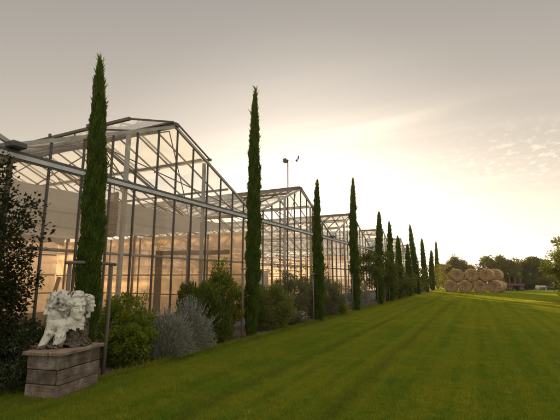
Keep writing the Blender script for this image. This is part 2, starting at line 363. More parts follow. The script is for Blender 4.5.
class MB:
    """collects shapes, then links them as ONE mesh object"""
    def __init__(s): s.v = []; s.f = []; s.smooth = False

    def add(s, vs, fs):
        k = len(s.v); s.v += [tuple(x) for x in vs]; s.f += [tuple(i + k for i in f) for f in fs]; return s

    def box(s, c, d, rz=0.0, rot=None, ch=0.0):
        hx, hy, hz = d[0] / 2, d[1] / 2, d[2] / 2
        if ch > 0:                                   # chamfered: 24 verts
            import itertools
            vs = []; idx = {}
            for sx, sy, sz in itertools.product((-1, 1), repeat=3):
                for a in range(3):
                    p = [sx * (hx - ch), sy * (hy - ch), sz * (hz - ch)]
                    p[a] = (sx * hx, sy * hy, sz * hz)[a]
                    idx[(sx, sy, sz, a)] = len(vs); vs.append(p)
            fs = []
            for a in range(3):
                b, c2 = (a + 1) % 3, (a + 2) % 3
                for sg in (-1, 1):
                    q = []
                    for (u, w) in ((-1, -1), (1, -1), (1, 1), (-1, 1)):
                        k = [0, 0, 0]; k[a] = sg; k[b] = u; k[c2] = w; q.append(idx[(*k, a)])
                    fs.append(q if sg > 0 else q[::-1])
            for a in range(3):
                b, c2 = (a + 1) % 3, (a + 2) % 3
                for u in (-1, 1):
                    for w in (-1, 1):
                        k0 = [0, 0, 0]; k1 = [0, 0, 0]
                        k0[a] = -1; k1[a] = 1; k0[b] = k1[b] = u; k0[c2] = k1[c2] = w
                        q = [idx[(*k0, b)], idx[(*k1, b)], idx[(*k1, c2)], idx[(*k0, c2)]]
                        fs.append(q if u * w > 0 else q[::-1])
            for sx, sy, sz in itertools.product((-1, 1), repeat=3):
                q = [idx[(sx, sy, sz, a)] for a in range(3)]
                fs.append(q if sx * sy * sz > 0 else q[::-1])
        else:
            vs = [(sx * hx, sy * hy, sz * hz) for sz in (-1, 1) for sx, sy in ((-1, -1), (1, -1), (1, 1), (-1, 1))]
            fs = [(3, 2, 1, 0), (4, 5, 6, 7), (0, 1, 5, 4), (1, 2, 6, 5), (2, 3, 7, 6), (3, 0, 4, 7)]
        m = rot if rot is not None else Matrix.Rotation(rz, 3, 'Z')
        cc = Vector(c)
        return s.add([m @ Vector(v) + cc for v in vs], fs)

    def beam(s, p, q, w, h, up=(0, 0, 1)):
        p, q = Vector(p), Vector(q); d = (q - p); L = d.length; d.normalize()
        u = Vector(up); x = d.cross(u)
        if x.length < 1e-4: x = d.cross(Vector((0, 1, 0)))
        x.normalize(); z = x.cross(d)
        m = Matrix((x, d, z)).transposed()
        return s.box((p + q) / 2, (w, L, h), rot=m)

    def tube(s, pts, rad, seg=8, cap=True):
        pts = [Vector(p) for p in pts]; n = len(pts)
        if isinstance(rad, (int, float)): rad = [rad] * n
        vs = []; fs = []
        for i, p in enumerate(pts):
            d = (pts[min(i + 1, n - 1)] - pts[max(i - 1, 0)]).normalized()
            a = d.cross(Vector((0.31, 0.95, 0.05)));
            if a.length < 0.05: a = d.cross(Vector((1, 0, 0)))
            a.normalize(); b = d.cross(a)
            for k in range(seg):
                t = 2 * PI * k / seg
                vs.append(p + (a * math.cos(t) + b * math.sin(t)) * rad[i])
        for i in range(n - 1):
            for k in range(seg):
                k2 = (k + 1) % seg
                fs.append((i * seg + k, i * seg + k2, (i + 1) * seg + k2, (i + 1) * seg + k))
        if cap:
            fs.append(tuple(range(seg))[::-1]); fs.append(tuple((n - 1) * seg + k for k in range(seg)))
        return s.add(vs, fs)

    def quad(s, a, b, c, d): return s.add([a, b, c, d], [(0, 1, 2, 3)])

    def build(s, name, mat, parent=None, origin=None, smooth=False):
        return link_mesh(name, s.v, s.f, mat, parent, smooth or s.smooth, origin)


# ---- foliage: many small leaf-sized faces as one mesh
def unit(v):
    return v / np.maximum(np.linalg.norm(v, axis=1, keepdims=True), 1e-9)


def leaves_mesh(name, P, D, L, Wd, mat, parent=None, origin=None, bend=0.15):
    n = len(P)
    D = unit(D); q = unit(rng.normal(size=(n, 3))); X = unit(np.cross(D, q)); Nn = np.cross(X, D)
    L = np.broadcast_to(np.asarray(L, float), (n,))[:, None]; Wd = np.broadcast_to(np.asarray(Wd, float), (n,))[:, None]
    mid = P + D * L * 0.45
    v = np.empty((n, 4, 3))
    v[:, 0] = P; v[:, 1] = mid + X * Wd * 0.5 + Nn * L * bend * 0.5; v[:, 2] = P + D * L - Nn * L * bend * 0.4; v[:, 3] = mid - X * Wd * 0.5 + Nn * L * bend * 0.5
    if origin is not None: v = v - np.asarray(origin)
    me = bpy.data.meshes.new(name)
    me.vertices.add(4 * n); me.vertices.foreach_set('co', v.reshape(-1))
    me.loops.add(6 * n); me.polygons.add(2 * n)
    b = np.arange(n)[:, None] * 4
    tri = np.concatenate([b + [0, 1, 2], b + [0, 2, 3]], axis=1).reshape(-1)
    me.loops.foreach_set('vertex_index', tri.astype(np.int32))
    me.polygons.foreach_set('loop_start', (np.arange(2 * n) * 3).astype(np.int32))
    me.update(calc_edges=True); me.validate()
    a = me.attributes.new('var', 'FLOAT', 'POINT')
    a.data.foreach_set('value', np.repeat(rng.random(n), 4).astype(np.float32))
    me.materials.append(mat)
    o = bpy.data.objects.new(name, me); COL.objects.link(o)
    if parent is not None: o.parent = parent
    return o


def limb(mb, p, q, r0, r1, n=5, wob=0.05, seg=7):
    p, q = Vector(p), Vector(q); pts = []; rad = []
    for i in range(n + 1):
        t = i / n
        w = Vector(rng.normal(size=3)) * wob * (0 if i in (0, n) else 1)
        pts.append(p.lerp(q, t) + w); rad.append(r0 + (r1 - r0) * t)
    mb.tube(pts, rad, seg); return pts


def clumpy_crown(n_leaf, c, r, n_clump, clump_r, leafL, leafW, up=0.25, flat=0.85, low=-0.9):
    """leaf positions gathered in clumps near the crown's surface, with gaps between"""
    c = np.asarray(c, float); r = np.asarray(r, float)
    d = unit(rng.normal(size=(n_clump * 3, 3))); d = d[d[:, 2] > low][:n_clump]
    rad = rng.uniform(0.45, 1.0, size=(len(d), 1)) ** 0.7
    C = c + d * rad * r * (1 + rng.normal(size=(len(d), 1)) * 0.08)
    k = rng.integers(0, len(C), n_leaf)
    cs = clump_r * rng.uniform(0.6, 1.3, size=len(C))
    off = unit(rng.normal(size=(n_leaf, 3))) * (rng.random((n_leaf, 1)) ** 0.45) * cs[k][:, None] * np.array([1, 1, flat])
    P = C[k] + off
    D = unit(off) * 0.7 + unit(P - c) * 0.5 + rng.normal(size=(n_leaf, 3)) * 0.45 + np.array([0, 0, up])
    L = leafL * rng.uniform(0.6, 1.3, n_leaf); Wd = leafW * rng.uniform(0.6, 1.3, n_leaf)
    return P, D, L, Wd, C


def tree(name, label, base, h, r, trunk_r, mat, n_leaf=5000, n_clump=55, clump=0.5, leafL=0.22, leafW=0.13, bark='bark', bottom=0.25, group=None, cat='tree', squash=1.0):
    """r = crown radius; crown spans bottom*h to h"""
    root = thing(name, label, cat, base, 0, group)
    cz = h * (bottom + 1) / 2; rz = h * (1 - bottom) / 2
    P, D, L, Wd, C = clumpy_crown(n_leaf, (0, 0, cz), (r, r * squash, rz), n_clump, clump, leafL, leafW)
    keep = P[:, 2] > 0.02
    leaves_mesh('crown', P[keep], D[keep], L[keep], Wd[keep], mat, root)
    mb = MB(); top = limb(mb, (0, 0, -0.1), (rng.normal() * 0.1, rng.normal() * 0.1, h * 0.8), trunk_r, trunk_r * 0.25, 7, h * 0.012)
    for i in range(min(14, len(C))):
        q = C[i]; z0 = max(0.12 * h, min(0.7 * h, q[2] - 0.25 * h)); k = min(6, int(z0 / (h * 0.8) * 7))
        limb(mb, top[k], q, trunk_r * 0.4, trunk_r * 0.08, 4, h * 0.01, 5)
    mb.build('trunk', M[bark], root, smooth=True)
    return root


def shrub(name, label, base, rx, ry, h, mat, n_leaf=5000, n_clump=40, clump=0.16, leafL=0.06, leafW=0.03, up=0.4, group=None, cat='shrub', stems=9, low=-0.75, cfrac=0.52, stem_mat='bark'):
    root = thing(name, label, cat, base, 0, group)
    P, D, L, Wd, C = clumpy_crown(n_leaf, (0, 0, h * cfrac), (rx, ry, h * (1 - cfrac)), n_clump, clump, leafL, leafW, up=up, low=low)
    # the lower body reaches down to the soil
    k = int(n_leaf * 0.25)
    P[:k, 2] = rng.uniform(0.02, h * cfrac, k); a = rng.uniform(0, 2 * PI, k); q = rng.uniform(0.55, 0.98, k) * (0.70 + 0.3 * P[:k, 2] / (h * cfrac))
    P[:k, 0] = np.cos(a) * rx * q; P[:k, 1] = np.sin(a) * ry * q
    keep = P[:, 2] > 0.01
    leaves_mesh('foliage', P[keep], D[keep], L[keep], Wd[keep], mat, root)
    mb = MB()
    for i in range(stems):
        q = C[i % len(C)]; limb(mb, (rng.normal() * rx * 0.12, rng.normal() * ry * 0.12, -0.03), q, 0.014 * (0.6 + h * 0.5), 0.004, 4, 0.015, 5)
    mb.build('stem', M[stem_mat], root)
    return root


# ------------------------------------------------------------------ ground
def flat(name, pts, z, mat, kind='structure', sub=1):
    o = link_mesh(name, [(x, y, z) for x, y in pts], [tuple(range(len(pts)))], mat)
    return tag(o, kind=kind)


flat('ground', [(-700, -400), (700, -400), (700, 1000), (-700, 1000)], 0.0, M['field'])
flat('lawn', [(-6.6, -8), (26, -8), (26, 62), (-5.05, 62)], 0.004, M['lawn'])
flat('soil_bed', [(-7.32, -6), (-6.5, -6), (-6.4, 3.55), (-5.42, 4.5), (-5.05, 62), (-7.32, 62)], 0.008, M['soil'])
flat('path', [(1.6, 46.3), (16, 47.6), (16, 48.7), (1.6, 47.0)], 0.008, M['gravel'])
flat('greenhouse_floor', [(-45, -9), (-7.52, -9), (-7.52, 58.8), (-45, 58.8)], 0.012, M['floor'])

# ------------------------------------------------------------------ greenhouse
GX = -7.4                      # the glass front
EAVE, APEX, RAIL = 3.98, 5.84, 3.79
AP = [-0.75, 8.18, 17.1, 26.0, 35.6, 45.2, 54.4]
VA = [-5.2, 3.95, 12.64, 21.6, 30.9, 40.4, 49.8, 59.0]
BACK = -26.0
BK = [-18.6, -18.6, -26, -26, -26, -26, -20]     # how deep each bay runs
ORG = (GX, 27.0, 0.0)
gh = thing('greenhouse', 'long glass greenhouse of steel bars with a row of pointed gables along the lawn', 'greenhouse', ORG)


def part(mb, name, mat, parent=None, smooth=False):
    return mb.build(name, mat, parent if parent is not None else gh, origin=ORG, smooth=smooth)


def roof_z(k, y):
    a, v0, v1 = AP[k], VA[k], VA[k + 1]
    t = (y - v0) / (a - v0) if y < a else (v1 - y) / (v1 - a)
    return EAVE + (APEX - EAVE) * t


part(MB().box((GX - 0.02, 26.9, 0.31), (0.20, 64.2, 0.62)).box((GX - 0.01, 26.9, 0.645), (0.26, 64.2, 0.05)), 'base_wall', M['concrete'])
g = MB().box((GX + 0.02, 26.9, RAIL), (0.10, 64.3, 0.085)); part(g, 'cross_rail', M['railpaint'])
g = MB().box((GX + 0.045, 26.9, RAIL + 0.072), (0.06, 64.3, 0.05)); g.box((GX + 0.03, 26.9, RAIL - 0.062), (0.04, 64.3, 0.032)); part(g, 'rail_trim', M['darkmetal'])
g = MB().tube([(GX - 0.09, -5.2, 2.15), (GX - 0.09, 59, 2.15)], 0.035, 8); part(g, 'mid_rail', M['alu'], smooth=True)
for k in range(7):
    v0, a, v1 = VA[k], AP[k], VA[k + 1]
    # glass in the gable, one sheet per bay behind its bars
    if k < 6:
        part(MB().add([(GX, v0, RAIL), (GX, v1, RAIL), (GX, v1, EAVE), (GX, a, APEX), (GX, v0, EAVE)], [(0, 1, 2, 3, 4)]), 'gable_glass', M['glass'])
        part(MB().quad((GX, v0, 0.67), (GX, v1, 0.67), (GX, v1, RAIL), (GX, v0, RAIL)), 'front_glass', M['frontglass'] if k < 2 else M['hazeglass'])
    # sloping edge bars of the gable
    for (y0, y1) in ((v0, a), (v1, a)):
        g = MB().beam((GX + 0.02, y0, EAVE), (GX + 0.02, y1, APEX), 0.06, 0.075); part(g, 'gable_rafter', M['alu_white'])
    # upright bars
    n = 12; step = (v1 - v0) / n
    for i in range(1, n):
        y = v0 + i * step
        w = 0.034
        g = MB().box((GX + 0.015, y, (0.67 + roof_z(k, y) - 0.05) / 2), (0.05, w, roof_z(k, y) - 0.05 - 0.67)); part(g, 'glazing_bar', M['mullion'])
    g = MB().box((GX + 0.02, v1 + 0.001, (0.67 + EAVE) / 2), (0.07, 0.07, EAVE - 0.67)); part(g, 'corner_bar', M['mullion'])
    # columns just inside
    for y in (a - 1.52, a + 1.53):
        g = MB().box((GX - 0.10, y, (roof_z(k, y) - 0.02) / 2), (0.085, 0.085, roof_z(k, y) - 0.02)); part(g, 'front_column', M['alu_white'] if k < 2 else M['alu'])
    # roof slopes: limewashed panes, bars and purlins
    bk = BK[k]
    for (y0, sgn) in ((v0, 1), (v1, -1)):
        g = MB().quad((GX, y0, EAVE + 0.03), (bk, y0, EAVE + 0.03), (bk, a, APEX + 0.03), (GX, a, APEX + 0.03))
        if sgn > 0: g.f = [f[::-1] for f in g.f]
        sl = part(g, 'roof_slope', M['roofglass'])
        g = MB(); x = GX - 0.75
        while x > bk:
            g.beam((x, y0, EAVE + 0.045), (x, a, APEX + 0.045), 0.03, 0.05); x -= 0.75
        part(g, 'roof_bar', M['steel'], sl)
        for q in (0.36, 0.70):
            y = y0 + (a - y0) * q; z = EAVE + (APEX - EAVE) * q - 0.04
            g = MB().beam((GX - 0.08, y, z), (bk, y, z), 0.05, 0.07); part(g, 'purlin', M['alu'])
    g = MB().box(((GX + 0.06 + bk) / 2, a, APEX + 0.045), (GX + 0.12 - bk, 0.16, 0.11)); part(g, 'ridge_cap', M['darkmetal'])
    g = MB().box(((GX + bk) / 2, v1, EAVE - 0.02), (GX - bk, 0.20, 0.09)); part(g, 'valley_gutter', M['alu'])
    g = MB().box((GX + 0.14, v1, EAVE - 0.03), (0.26, 0.26, 0.11), ch=0.015); part(g, 'gutter_end', M['darkmetal'])
    # roof vents hinged at the ridge, propped open
    wv = 1.66
    for sgn in (-1, 1):
        lift = 0.34 if sgn < 0 else 0.17
        if k > 1: lift *= 0.45
        ye = a + sgn * wv; ze = roof_z(k, ye) + lift; z0 = APEX + 0.11; y0 = a + sgn * 0.09
        x1 = bk + 1.0
        g = MB().beam((GX + 0.02, y0, z0), (x1, y0, z0), 0.05, 0.05).beam((GX + 0.06, ye, ze), (x1, ye, ze), 0.07, 0.07)
        x = GX + 0.02
        while x > x1:
            g.beam((x, y0, z0), (x, ye, ze), 0.035, 0.045); x -= 1.5
        x = GX - 1.4
        while x > x1:
            g.box((x, ye + sgn * 0.045, ze + 0.05), (0.07, 0.05, 0.09)); x -= 1.55
        vf = part(g, 'roof_vent', M['steel'])
        g = MB().quad((GX, y0, z0 + 0.03), (x1, y0, z0 + 0.03), (x1, ye, ze + 0.04), (GX, ye, ze + 0.04))
        if sgn < 0: g.f = [f[::-1] for f in g.f]
        part(g, 'vent_pane', M['roofglass'], vf)
        x = GX - 2.0
        while x > x1 and k < 3:
            g = MB().beam((x, ye, ze - 0.03), (x, a + sgn * (wv - 0.35), roof_z(k, a + sgn * (wv - 0.35)) - 0.25), 0.025, 0.025); x -= 4.0
            part(g, 'vent_strut', M['alu'], vf)
    # inside frames across the bay every 4 m: two chords with a zigzag between, two rafters
    xs = [-10.4, -13.4, -17.9] if k < 2 else [-13.4] if k < 6 else [-10.4, -14.4]
    for x in xs:
        g = MB(); zt, zb = EAVE - 0.03, EAVE - 0.50
        g.beam((x, v0 + 0.1, zt), (x, v1 - 0.1, zt), 0.06, 0.06).beam((x, v0 + 0.1, zb), (x, v1 - 0.1, zb), 0.05, 0.05)
        m = 12
        for i in range(m):
            ya, yb = v0 + 0.1 + (v1 - v0 - 0.2) * i / m, v0 + 0.1 + (v1 - v0 - 0.2) * (i + 1) / m
            g.beam((x, ya, zb if i % 2 else zt), (x, yb, zt if i % 2 else zb), 0.025, 0.025)
        part(g, 'lattice_girder', M['alu'])
        g = MB().beam((x, v0, EAVE - 0.1), (x, a, APEX - 0.07), 0.06, 0.08).beam((x, v1, EAVE - 0.1), (x, a, APEX - 0.07), 0.06, 0.08)
        g.beam((x, a - 2.0, EAVE + 0.0), (x, a, APEX - 0.1), 0.03, 0.03).beam((x, a + 2.0, EAVE + 0.0), (x, a, APEX - 0.1), 0.03, 0.03)
        part(g, 'inner_rafter', M['steel'])
        g = MB().box((x, v1, EAVE / 2), (0.10, 0.12, EAVE - 0.1)); part(g, 'inner_column', M['steel'])
# wind bracing under the roof of the nearest bays, along the slopes
for k in (1, 2):
    v0, a, v1 = VA[k], AP[k], VA[k + 1]
    for sgn, yv in ((-1, v0), (1, v1)):
        for (xa, xb) in ((-7.6, -10.4), (-10.4, -13.4)):
            g = MB().beam((xa, yv, EAVE - 0.02), (xb, a, APEX - 0.10), 0.03, 0.03).beam((xb, yv, EAVE - 0.02), (xa, a, APEX - 0.10), 0.03, 0.03)
            part(g, 'wind_brace', M['steel'])
# rear partition and far walls
g = MB()
for y in np.arange(-5.2, 12.6, 1.5): g.box((-18.53, y, 2.0), (0.05, 0.05, 3.95))
for z in (0.9, 1.75, 2.7, 3.95): g.box((-18.50, 3.7, z), (0.04, 17.6, 0.06))
part(g, 'rear_bar', M['steel'])
g = MB()
for y in np.arange(12.7, 49.7, 1.5): g.box((-25.93, y, 2.0), (0.06, 0.05, 3.95))
for z in (0.9, 1.9, 2.6, 3.3, 3.95): g.box((-25.90, 31.2, z), (0.05, 36.9, 0.06))
part(g, 'rear_bar', M['steel'])
g = MB().quad((-7.62, 12.60, 0.02), (-18.5, 12.60, 0.02), (-18.5, 12.60, 3.33), (-7.62, 12.60, 3.33)); pw = part(g, 'bay_partition', M['partglass'])
for x in (-9.4, -11.2, -13.0, -14.8, -16.6): part(MB().box((x, 12.56, 1.66), (0.05, 0.04, 3.3)), 'partition_post', M['steel'], pw)
for z in (0.95, 1.72): part(MB().box((-13.06, 12.57, z), (10.8, 0.03, 0.045)), 'partition_rail', M['steel'], pw)
g = MB().quad((-7.62, 30.84, 0.02), (-25.9, 30.84, 0.02), (-25.9, 30.84, 3.36), (-7.62, 30.84, 3.36)); pw = part(g, 'bay_partition', M['partglass2'])  # partition added so the further bays glow peach from behind
for i in range(10): part(MB().box((-9.0 - i * 1.75, 30.80, 1.68), (0.05, 0.04, 3.34)), 'partition_post', M['steel'], pw)
for z in (0.95, 1.72, 2.55): part(MB().box((-16.8, 30.81, z), (18.2, 0.03, 0.045)), 'partition_rail', M['steel'], pw)
g = MB().quad((-18.6, 12.63, 0.02), (-26, 12.63, 0.02), (-26, 12.63, EAVE), (-18.6, 12.63, EAVE)); part(g, 'end_wall', M['backglass'])
g = MB()
for k in range(7):
    bk = BK[k]
    g.add([(bk, VA[k], 0.02), (bk, VA[k + 1], 0.02), (bk, VA[k + 1], EAVE), (bk, AP[k], APEX), (bk, VA[k], EAVE)], [(4, 3, 2, 1, 0)])
part(g, 'rear_wall', M['backglass'])
g = MB().quad((-20, 49.8, 0.02), (BACK, 49.8, 0.02), (BACK, 49.8, EAVE), (-20, 49.8, EAVE)); part(g, 'end_wall', M['backglass'])
# end wall at the near side (off to the left)
g = MB().quad((GX, -5.2, 0.6), (-18.6, -5.2, 0.6), (-18.6, -5.2, EAVE), (GX, -5.2, EAVE)); part(g, 'end_wall', M['backglass'])
# X bracing and posts at the rear partition
g = MB().beam((-17.9, 6.6, 0.7), (-17.9, 9.4, 3.0), 0.03, 0.03).beam((-17.85, 9.4, 0.7), (-17.85, 6.6, 3.0), 0.03, 0.03); part(g, 'cross_brace', M['steel'])


def wavy_sheet(x0, x1, y0, y1, z, nx, ny, amp, drop=0.0):
    vs = []; fs = []
    for i in range(nx + 1):
        for j in range(ny + 1):
            u, w = i / nx, j / ny
            zz = z + amp * math.sin(w * ny * 1.9 + 0.6 * i) * 0.4 + amp * math.sin(u * nx * 0.9) - 4 * amp * (1 - (2 * ((u * 3) % 1) - 1) ** 2) * 0.5
            vs.append((x0 + (x1 - x0) * u, y0 + (y1 - y0) * w, zz))
    for i in range(nx):
        for j in range(ny):
            b = i * (ny + 1) + j; fs.append((b, b + 1, b + ny + 2, b + ny + 1))
    return vs, fs


vs, fs = wavy_sheet(-7.75, -17.5, -5.0, 12.4, 3.44, 30, 40, 0.02)
part(MB().add(vs, fs), 'shade_screen', M['screen'], smooth=True)
# bunched edge of the cloth hanging at the rear
vs = []; fs = []; n = 60
for j in range(n + 1):
    y = -4.8 + 17 * j / n; d = 0.22 + 0.12 * abs(math.sin(j * 0.55)) + 0.05 * math.sin(j * 1.7)
    for i in range(4): vs.append((-17.5 + 0.06 * math.sin(j * 1.3 + i), y, 3.46 - d * i / 3))
for j in range(n):
    for i in range(3): b = j * 4 + i; fs.append((b, b + 1, b + 5, b + 4))
part(MB().add(vs, fs), 'cloth_hem', M['screen'], smooth=True)

# things inside the glass
t = thing('rolled_matting', 'tall brown roll of matting hung inside the glass by the first white column', 'matting', (-7.92, 6.70, 2.62))
g = MB(); n = 26
pts = [(0.012 * math.sin(i * 1.9), 0.012 * math.cos(i * 2.3), i * 1.06 / n) for i in range(n + 1)]
g.tube(pts, [0.115 + 0.014 * (i % 2) for i in range(n + 1)], 12); g.build('roll', M['brownroll'], t)
MB().tube([(0, 0, 1.0), (0, 0, 1.26)], 0.012, 6).build('hook', M['alu'], t)
t = thing('portal_frame', 'thick brown post with a beam standing inside the nearest glass bay', 'post', (-10.6, 11.2, 0))
MB().box((0, 0, 1.3), (0.20, 0.18, 2.6), ch=0.01).build('post', M['steel'], t)
MB().beam((0.16, 0.06, 2.51), (2.75, 0.55, 2.51), 0.14, 0.16).build('beam', M['brownroll'], t)
t = thing('panel_cabinet', 'low cabinet of pale blue grey panels behind the second gable', 'cabinet', (-9.6, 15.9, 0))
MB().box((0, 0, 0.98), (0.8, 2.6, 1.72)).build('body', M['darkmetal'], t)
for i in range(5): MB().box((0.43, -1.02 + i * 0.51, 1.0), (0.05, 0.44, 1.55), ch=0.01).build('panel', M['panel'], t)
MB().box((0, 0, 1.89), (0.9, 2.75, 0.08)).build('top', M['mullion'], t)
# lines strung across the further bays with dry growth still tied to them
for k, (xx, yc, lab) in enumerate([(-12.6, 17.1, 'horizontal crop wires hung with dry brown vines behind the second gable'), (-12.6, 26.2, 'horizontal crop wires hung with dry brown vines behind the third gable')]):
    t = thing('crop_wires', lab, 'crop wires', (xx, yc, 0), 0, 'crop wires inside the glass')
    g = MB()
    for z in (1.9, 2.15, 2.42, 2.7, 2.95, 3.2):
        g.tube([(0, -3.9 + i * 0.78, z + 0.025 * math.sin(i * 2.1 + z * 9)) for i in range(11)], 0.018, 5)
    g.build('wire', M['steel'], t)
    for y in (-3.9, 0, 3.9): MB().box((0.04, y, 1.7), (0.07, 0.07, 3.4)).build('post', M['steel'], t)
    n = 1500; zl = np.array([1.9, 2.15, 2.42, 2.7, 2.95, 3.2])[rng.integers(0, 6, n)]
    yy = rng.uniform(-3.9, 3.9, n); kk = np.sin(yy * 2.3 + zl * 7) + rng.normal(size=n) * 0.5 > 0.1
    P = np.stack([rng.normal(size=n) * 0.06, yy, zl + rng.normal(size=n) * 0.04 - 0.03], 1)[kk]
    leaves_mesh('dry_vine', P, rng.normal(size=P.shape) * [1, 1, .6] + [0, 0, -.3], 0.16 * rng.uniform(.5, 1.3, len(P)), 0.08, M['brownleaf'], t)

# weather mast above the second gable
t = thing('weather_mast', 'thin mast with a sensor box and a wind vane above the second gable', 'weather mast', (-8.5, 18.05, 3.9))
MB().tube([(0, 0, 0), (0, 0, 3.85)], 0.032, 8).build('pole', M['steel'], t)
MB().box((-0.10, -0.12, 3.76), (0.16, 0.24, 0.20), ch=0.02).tube([(-0.10, -0.12, 3.86), (-0.10, -0.12, 3.90)], 0.05, 8).build('sensor_box', M['steel'], t)
MB().tube([(0, 0, 3.78), (0.12, 0.98, 3.98)], 0.02, 6).build('arm', M['alu'], t)
g = MB().tube([(0.12, 0.98, 3.95), (0.12, 0.98, 4.16)], 0.016, 6)
g.beam((0.12, 0.80, 4.02), (0.12, 1.16, 4.24), 0.03, 0.03).box((0.12, 1.13, 4.26), (0.03, 0.14, 0.20)).box((0.12, 0.86, 4.02), (0.08, 0.08, 0.08))
g.build('wind_vane', M['darkmetal'], t)


# ------------------------------------------------------------------ cypresses
def cypress_mesh_parts(h, rmax, n, lean=(0, 0), seed=0, blade=0.10):
    g = np.random.default_rng(seed)
    t = g.random(n) ** 1.18
    stop = 0.80 + 0.20 * g.random(n); t = np.where(t > stop, t * g.uniform(0.2, 0.95, n), t)     # thinner towards the tip
    prof = lambda t: np.interp(t, [0, 0.03, 0.12, 0.35, 0.60, 0.80, 0.92, 0.975, 1.0], [0.55, 0.78, 0.95, 1.0, 0.86, 0.62, 0.40, 0.20, 0.03])
    a = g.uniform(0, 2 * PI, n)
    lump = 1 + 0.16 * np.sin(3 * a + t * 31 + seed) + 0.13 * np.sin(5 * a - t * 57) + 0.10 * np.sin(t * 90 + 2 * a + seed)
    q = np.where(g.random(n) < 0.72, g.uniform(0.70, 1.0, n), g.uniform(0.1, 0.75, n))
    r = rmax * prof(t) * lump * q
    z = t * h * 0.985
    cx = lean[0] * t ** 1.2 + 0.03 * np.sin(t * 6 + seed); cy = lean[1] * t ** 1.2
    P = np.stack([cx + np.cos(a) * r, cy + np.sin(a) * r, z + 0.02], 1)
    out = np.stack([np.cos(a), np.sin(a), np.zeros(n)], 1)
    tilt = g.uniform(-0.02, 0.26, n)[:, None]
    D = np.array([0, 0, 1.0]) + out * tilt + g.normal(size=(n, 3)) * 0.16
    L = blade * g.uniform(0.6, 1.5, n) * np.interp(t, [0.85, 1.0], [1.0, 1.25])
    D[:, :2] *= np.interp(t, [0.88, 1.0], [1.0, 0.55])[:, None]
    # a few stray twigs
    k = g.random(n) < 0.006; L[k] *= 2.0; D[k] += out[k] * 0.35
    return P, D, L


CY = [  # x, y, height, lean x, label
    (-5.80, 4.55, 5.66, -0.17, 'tallest looking slim cypress, nearest to the camera, behind the stone bust'),
    (-5.66, 9.62, 7.30, 0.08, 'slim dark green cypress rising left of the weather mast behind the yellow green shrub'),
    (-5.38, 14.03, 5.35, 0.04, 'slim cypress just right of the second gable with pale stake at its left'),
    (-5.36, 19.0, 6.63, 0.03, 'tall slim cypress in front of the third gable with orange sky round its top'),
    (-5.30, 24.0, 5.60, 0.14, 'slim cypress in front of the fourth gable, fifth along the row'),
    (-5.30, 27.4, 5.42, 0.10, 'slim cypress just right of the fourth gable, sixth along the row'),
    (-5.30, 30.6, 4.72, 0.10, 'short slim cypress in front of the fifth gable, seventh along the row'),
    (-5.30, 35.2, 4.42, 0.10, 'short slim cypress close left of the leaning one far along the row'),
    (-5.25, 40.0, 6.75, -0.35, 'slim cypress leaning left, the tallest of the far group'),
    (-5.25, 47.4, 6.00, -0.20, 'slim far cypress just beyond the last gable, right of the leaning one'),
    (-5.25, 54.0, 5.05, 0.10, 'stubby far cypress before the last of the row, lower than both its neighbours'),
    (-5.25, 61.5, 6.80, 0.12, 'thin tall cypress standing last in the row before the bales'),
    (-5.25, 71.0, 3.70, 0.05, 'smallest far cypress tip left of the straw bales'),
]
for i, (x, y, h, ln, lab) in enumerate(CY):
    n = [75000, 50000, 24000, 20000, 14000, 12000, 10000, 9000, 9000, 7000, 6000, 5000, 3000][i]
    r0 = [0.178, 0.190, 0.175, 0.20, 0.22, 0.20, 0.23, 0.23, 0.27, 0.28, 0.30, 0.26, 0.24][i]
    bl = [0.062, 0.075, 0.095, 0.11, 0.14, 0.15, 0.16, 0.17, 0.18, 0.20, 0.22, 0.24, 0.26][i]
    t = thing('cypress', lab, 'cypress', (x, y, 0.008), 0, 'slim cypresses in a row along the greenhouse')
    P, D, L = cypress_mesh_parts(h, r0, n, (ln, 0), 11 + i, bl)
    Wc = L * 0.20
    m = int(90 * min(1, 8 / max(y, 4)) ** 0.5) + 20
    tt = 1 - 0.24 * rng.random(m) ** 1.4; aa = rng.uniform(0, 2 * PI, m); rr = r0 * 0.45 * (1.02 - tt) * 3
    P2 = np.stack([ln * tt ** 1.2 + 0.03 * np.sin(tt * 6 + 11 + i) + np.cos(aa) * rr, np.sin(aa) * rr, tt * h * 0.985], 1)
    D2 = np.stack([np.cos(aa) * 0.32, np.sin(aa) * 0.32, np.ones(m)], 1) + rng.normal(size=(m, 3)) * 0.12
    L2 = rng.uniform(0.12, 0.30, m) * (1.25 - 0.5 * (tt - 0.76) / 0.24)
    P = np.concatenate([P, P2]); D = np.concatenate([D, D2]); L = np.concatenate([L, L2]); Wc = np.concatenate([Wc, L2 * 0.06 + 0.004 + 0.0005 * y])
    leaves_mesh('crown', P, D, L, Wc, M['cypress'], t)
    g = MB(); limb(g, (0, 0, -0.1), (ln * 0.8, 0, h * 0.85), 0.055, 0.012, 6, 0.004, 7); g.build('trunk', M['bark'], t, smooth=True)

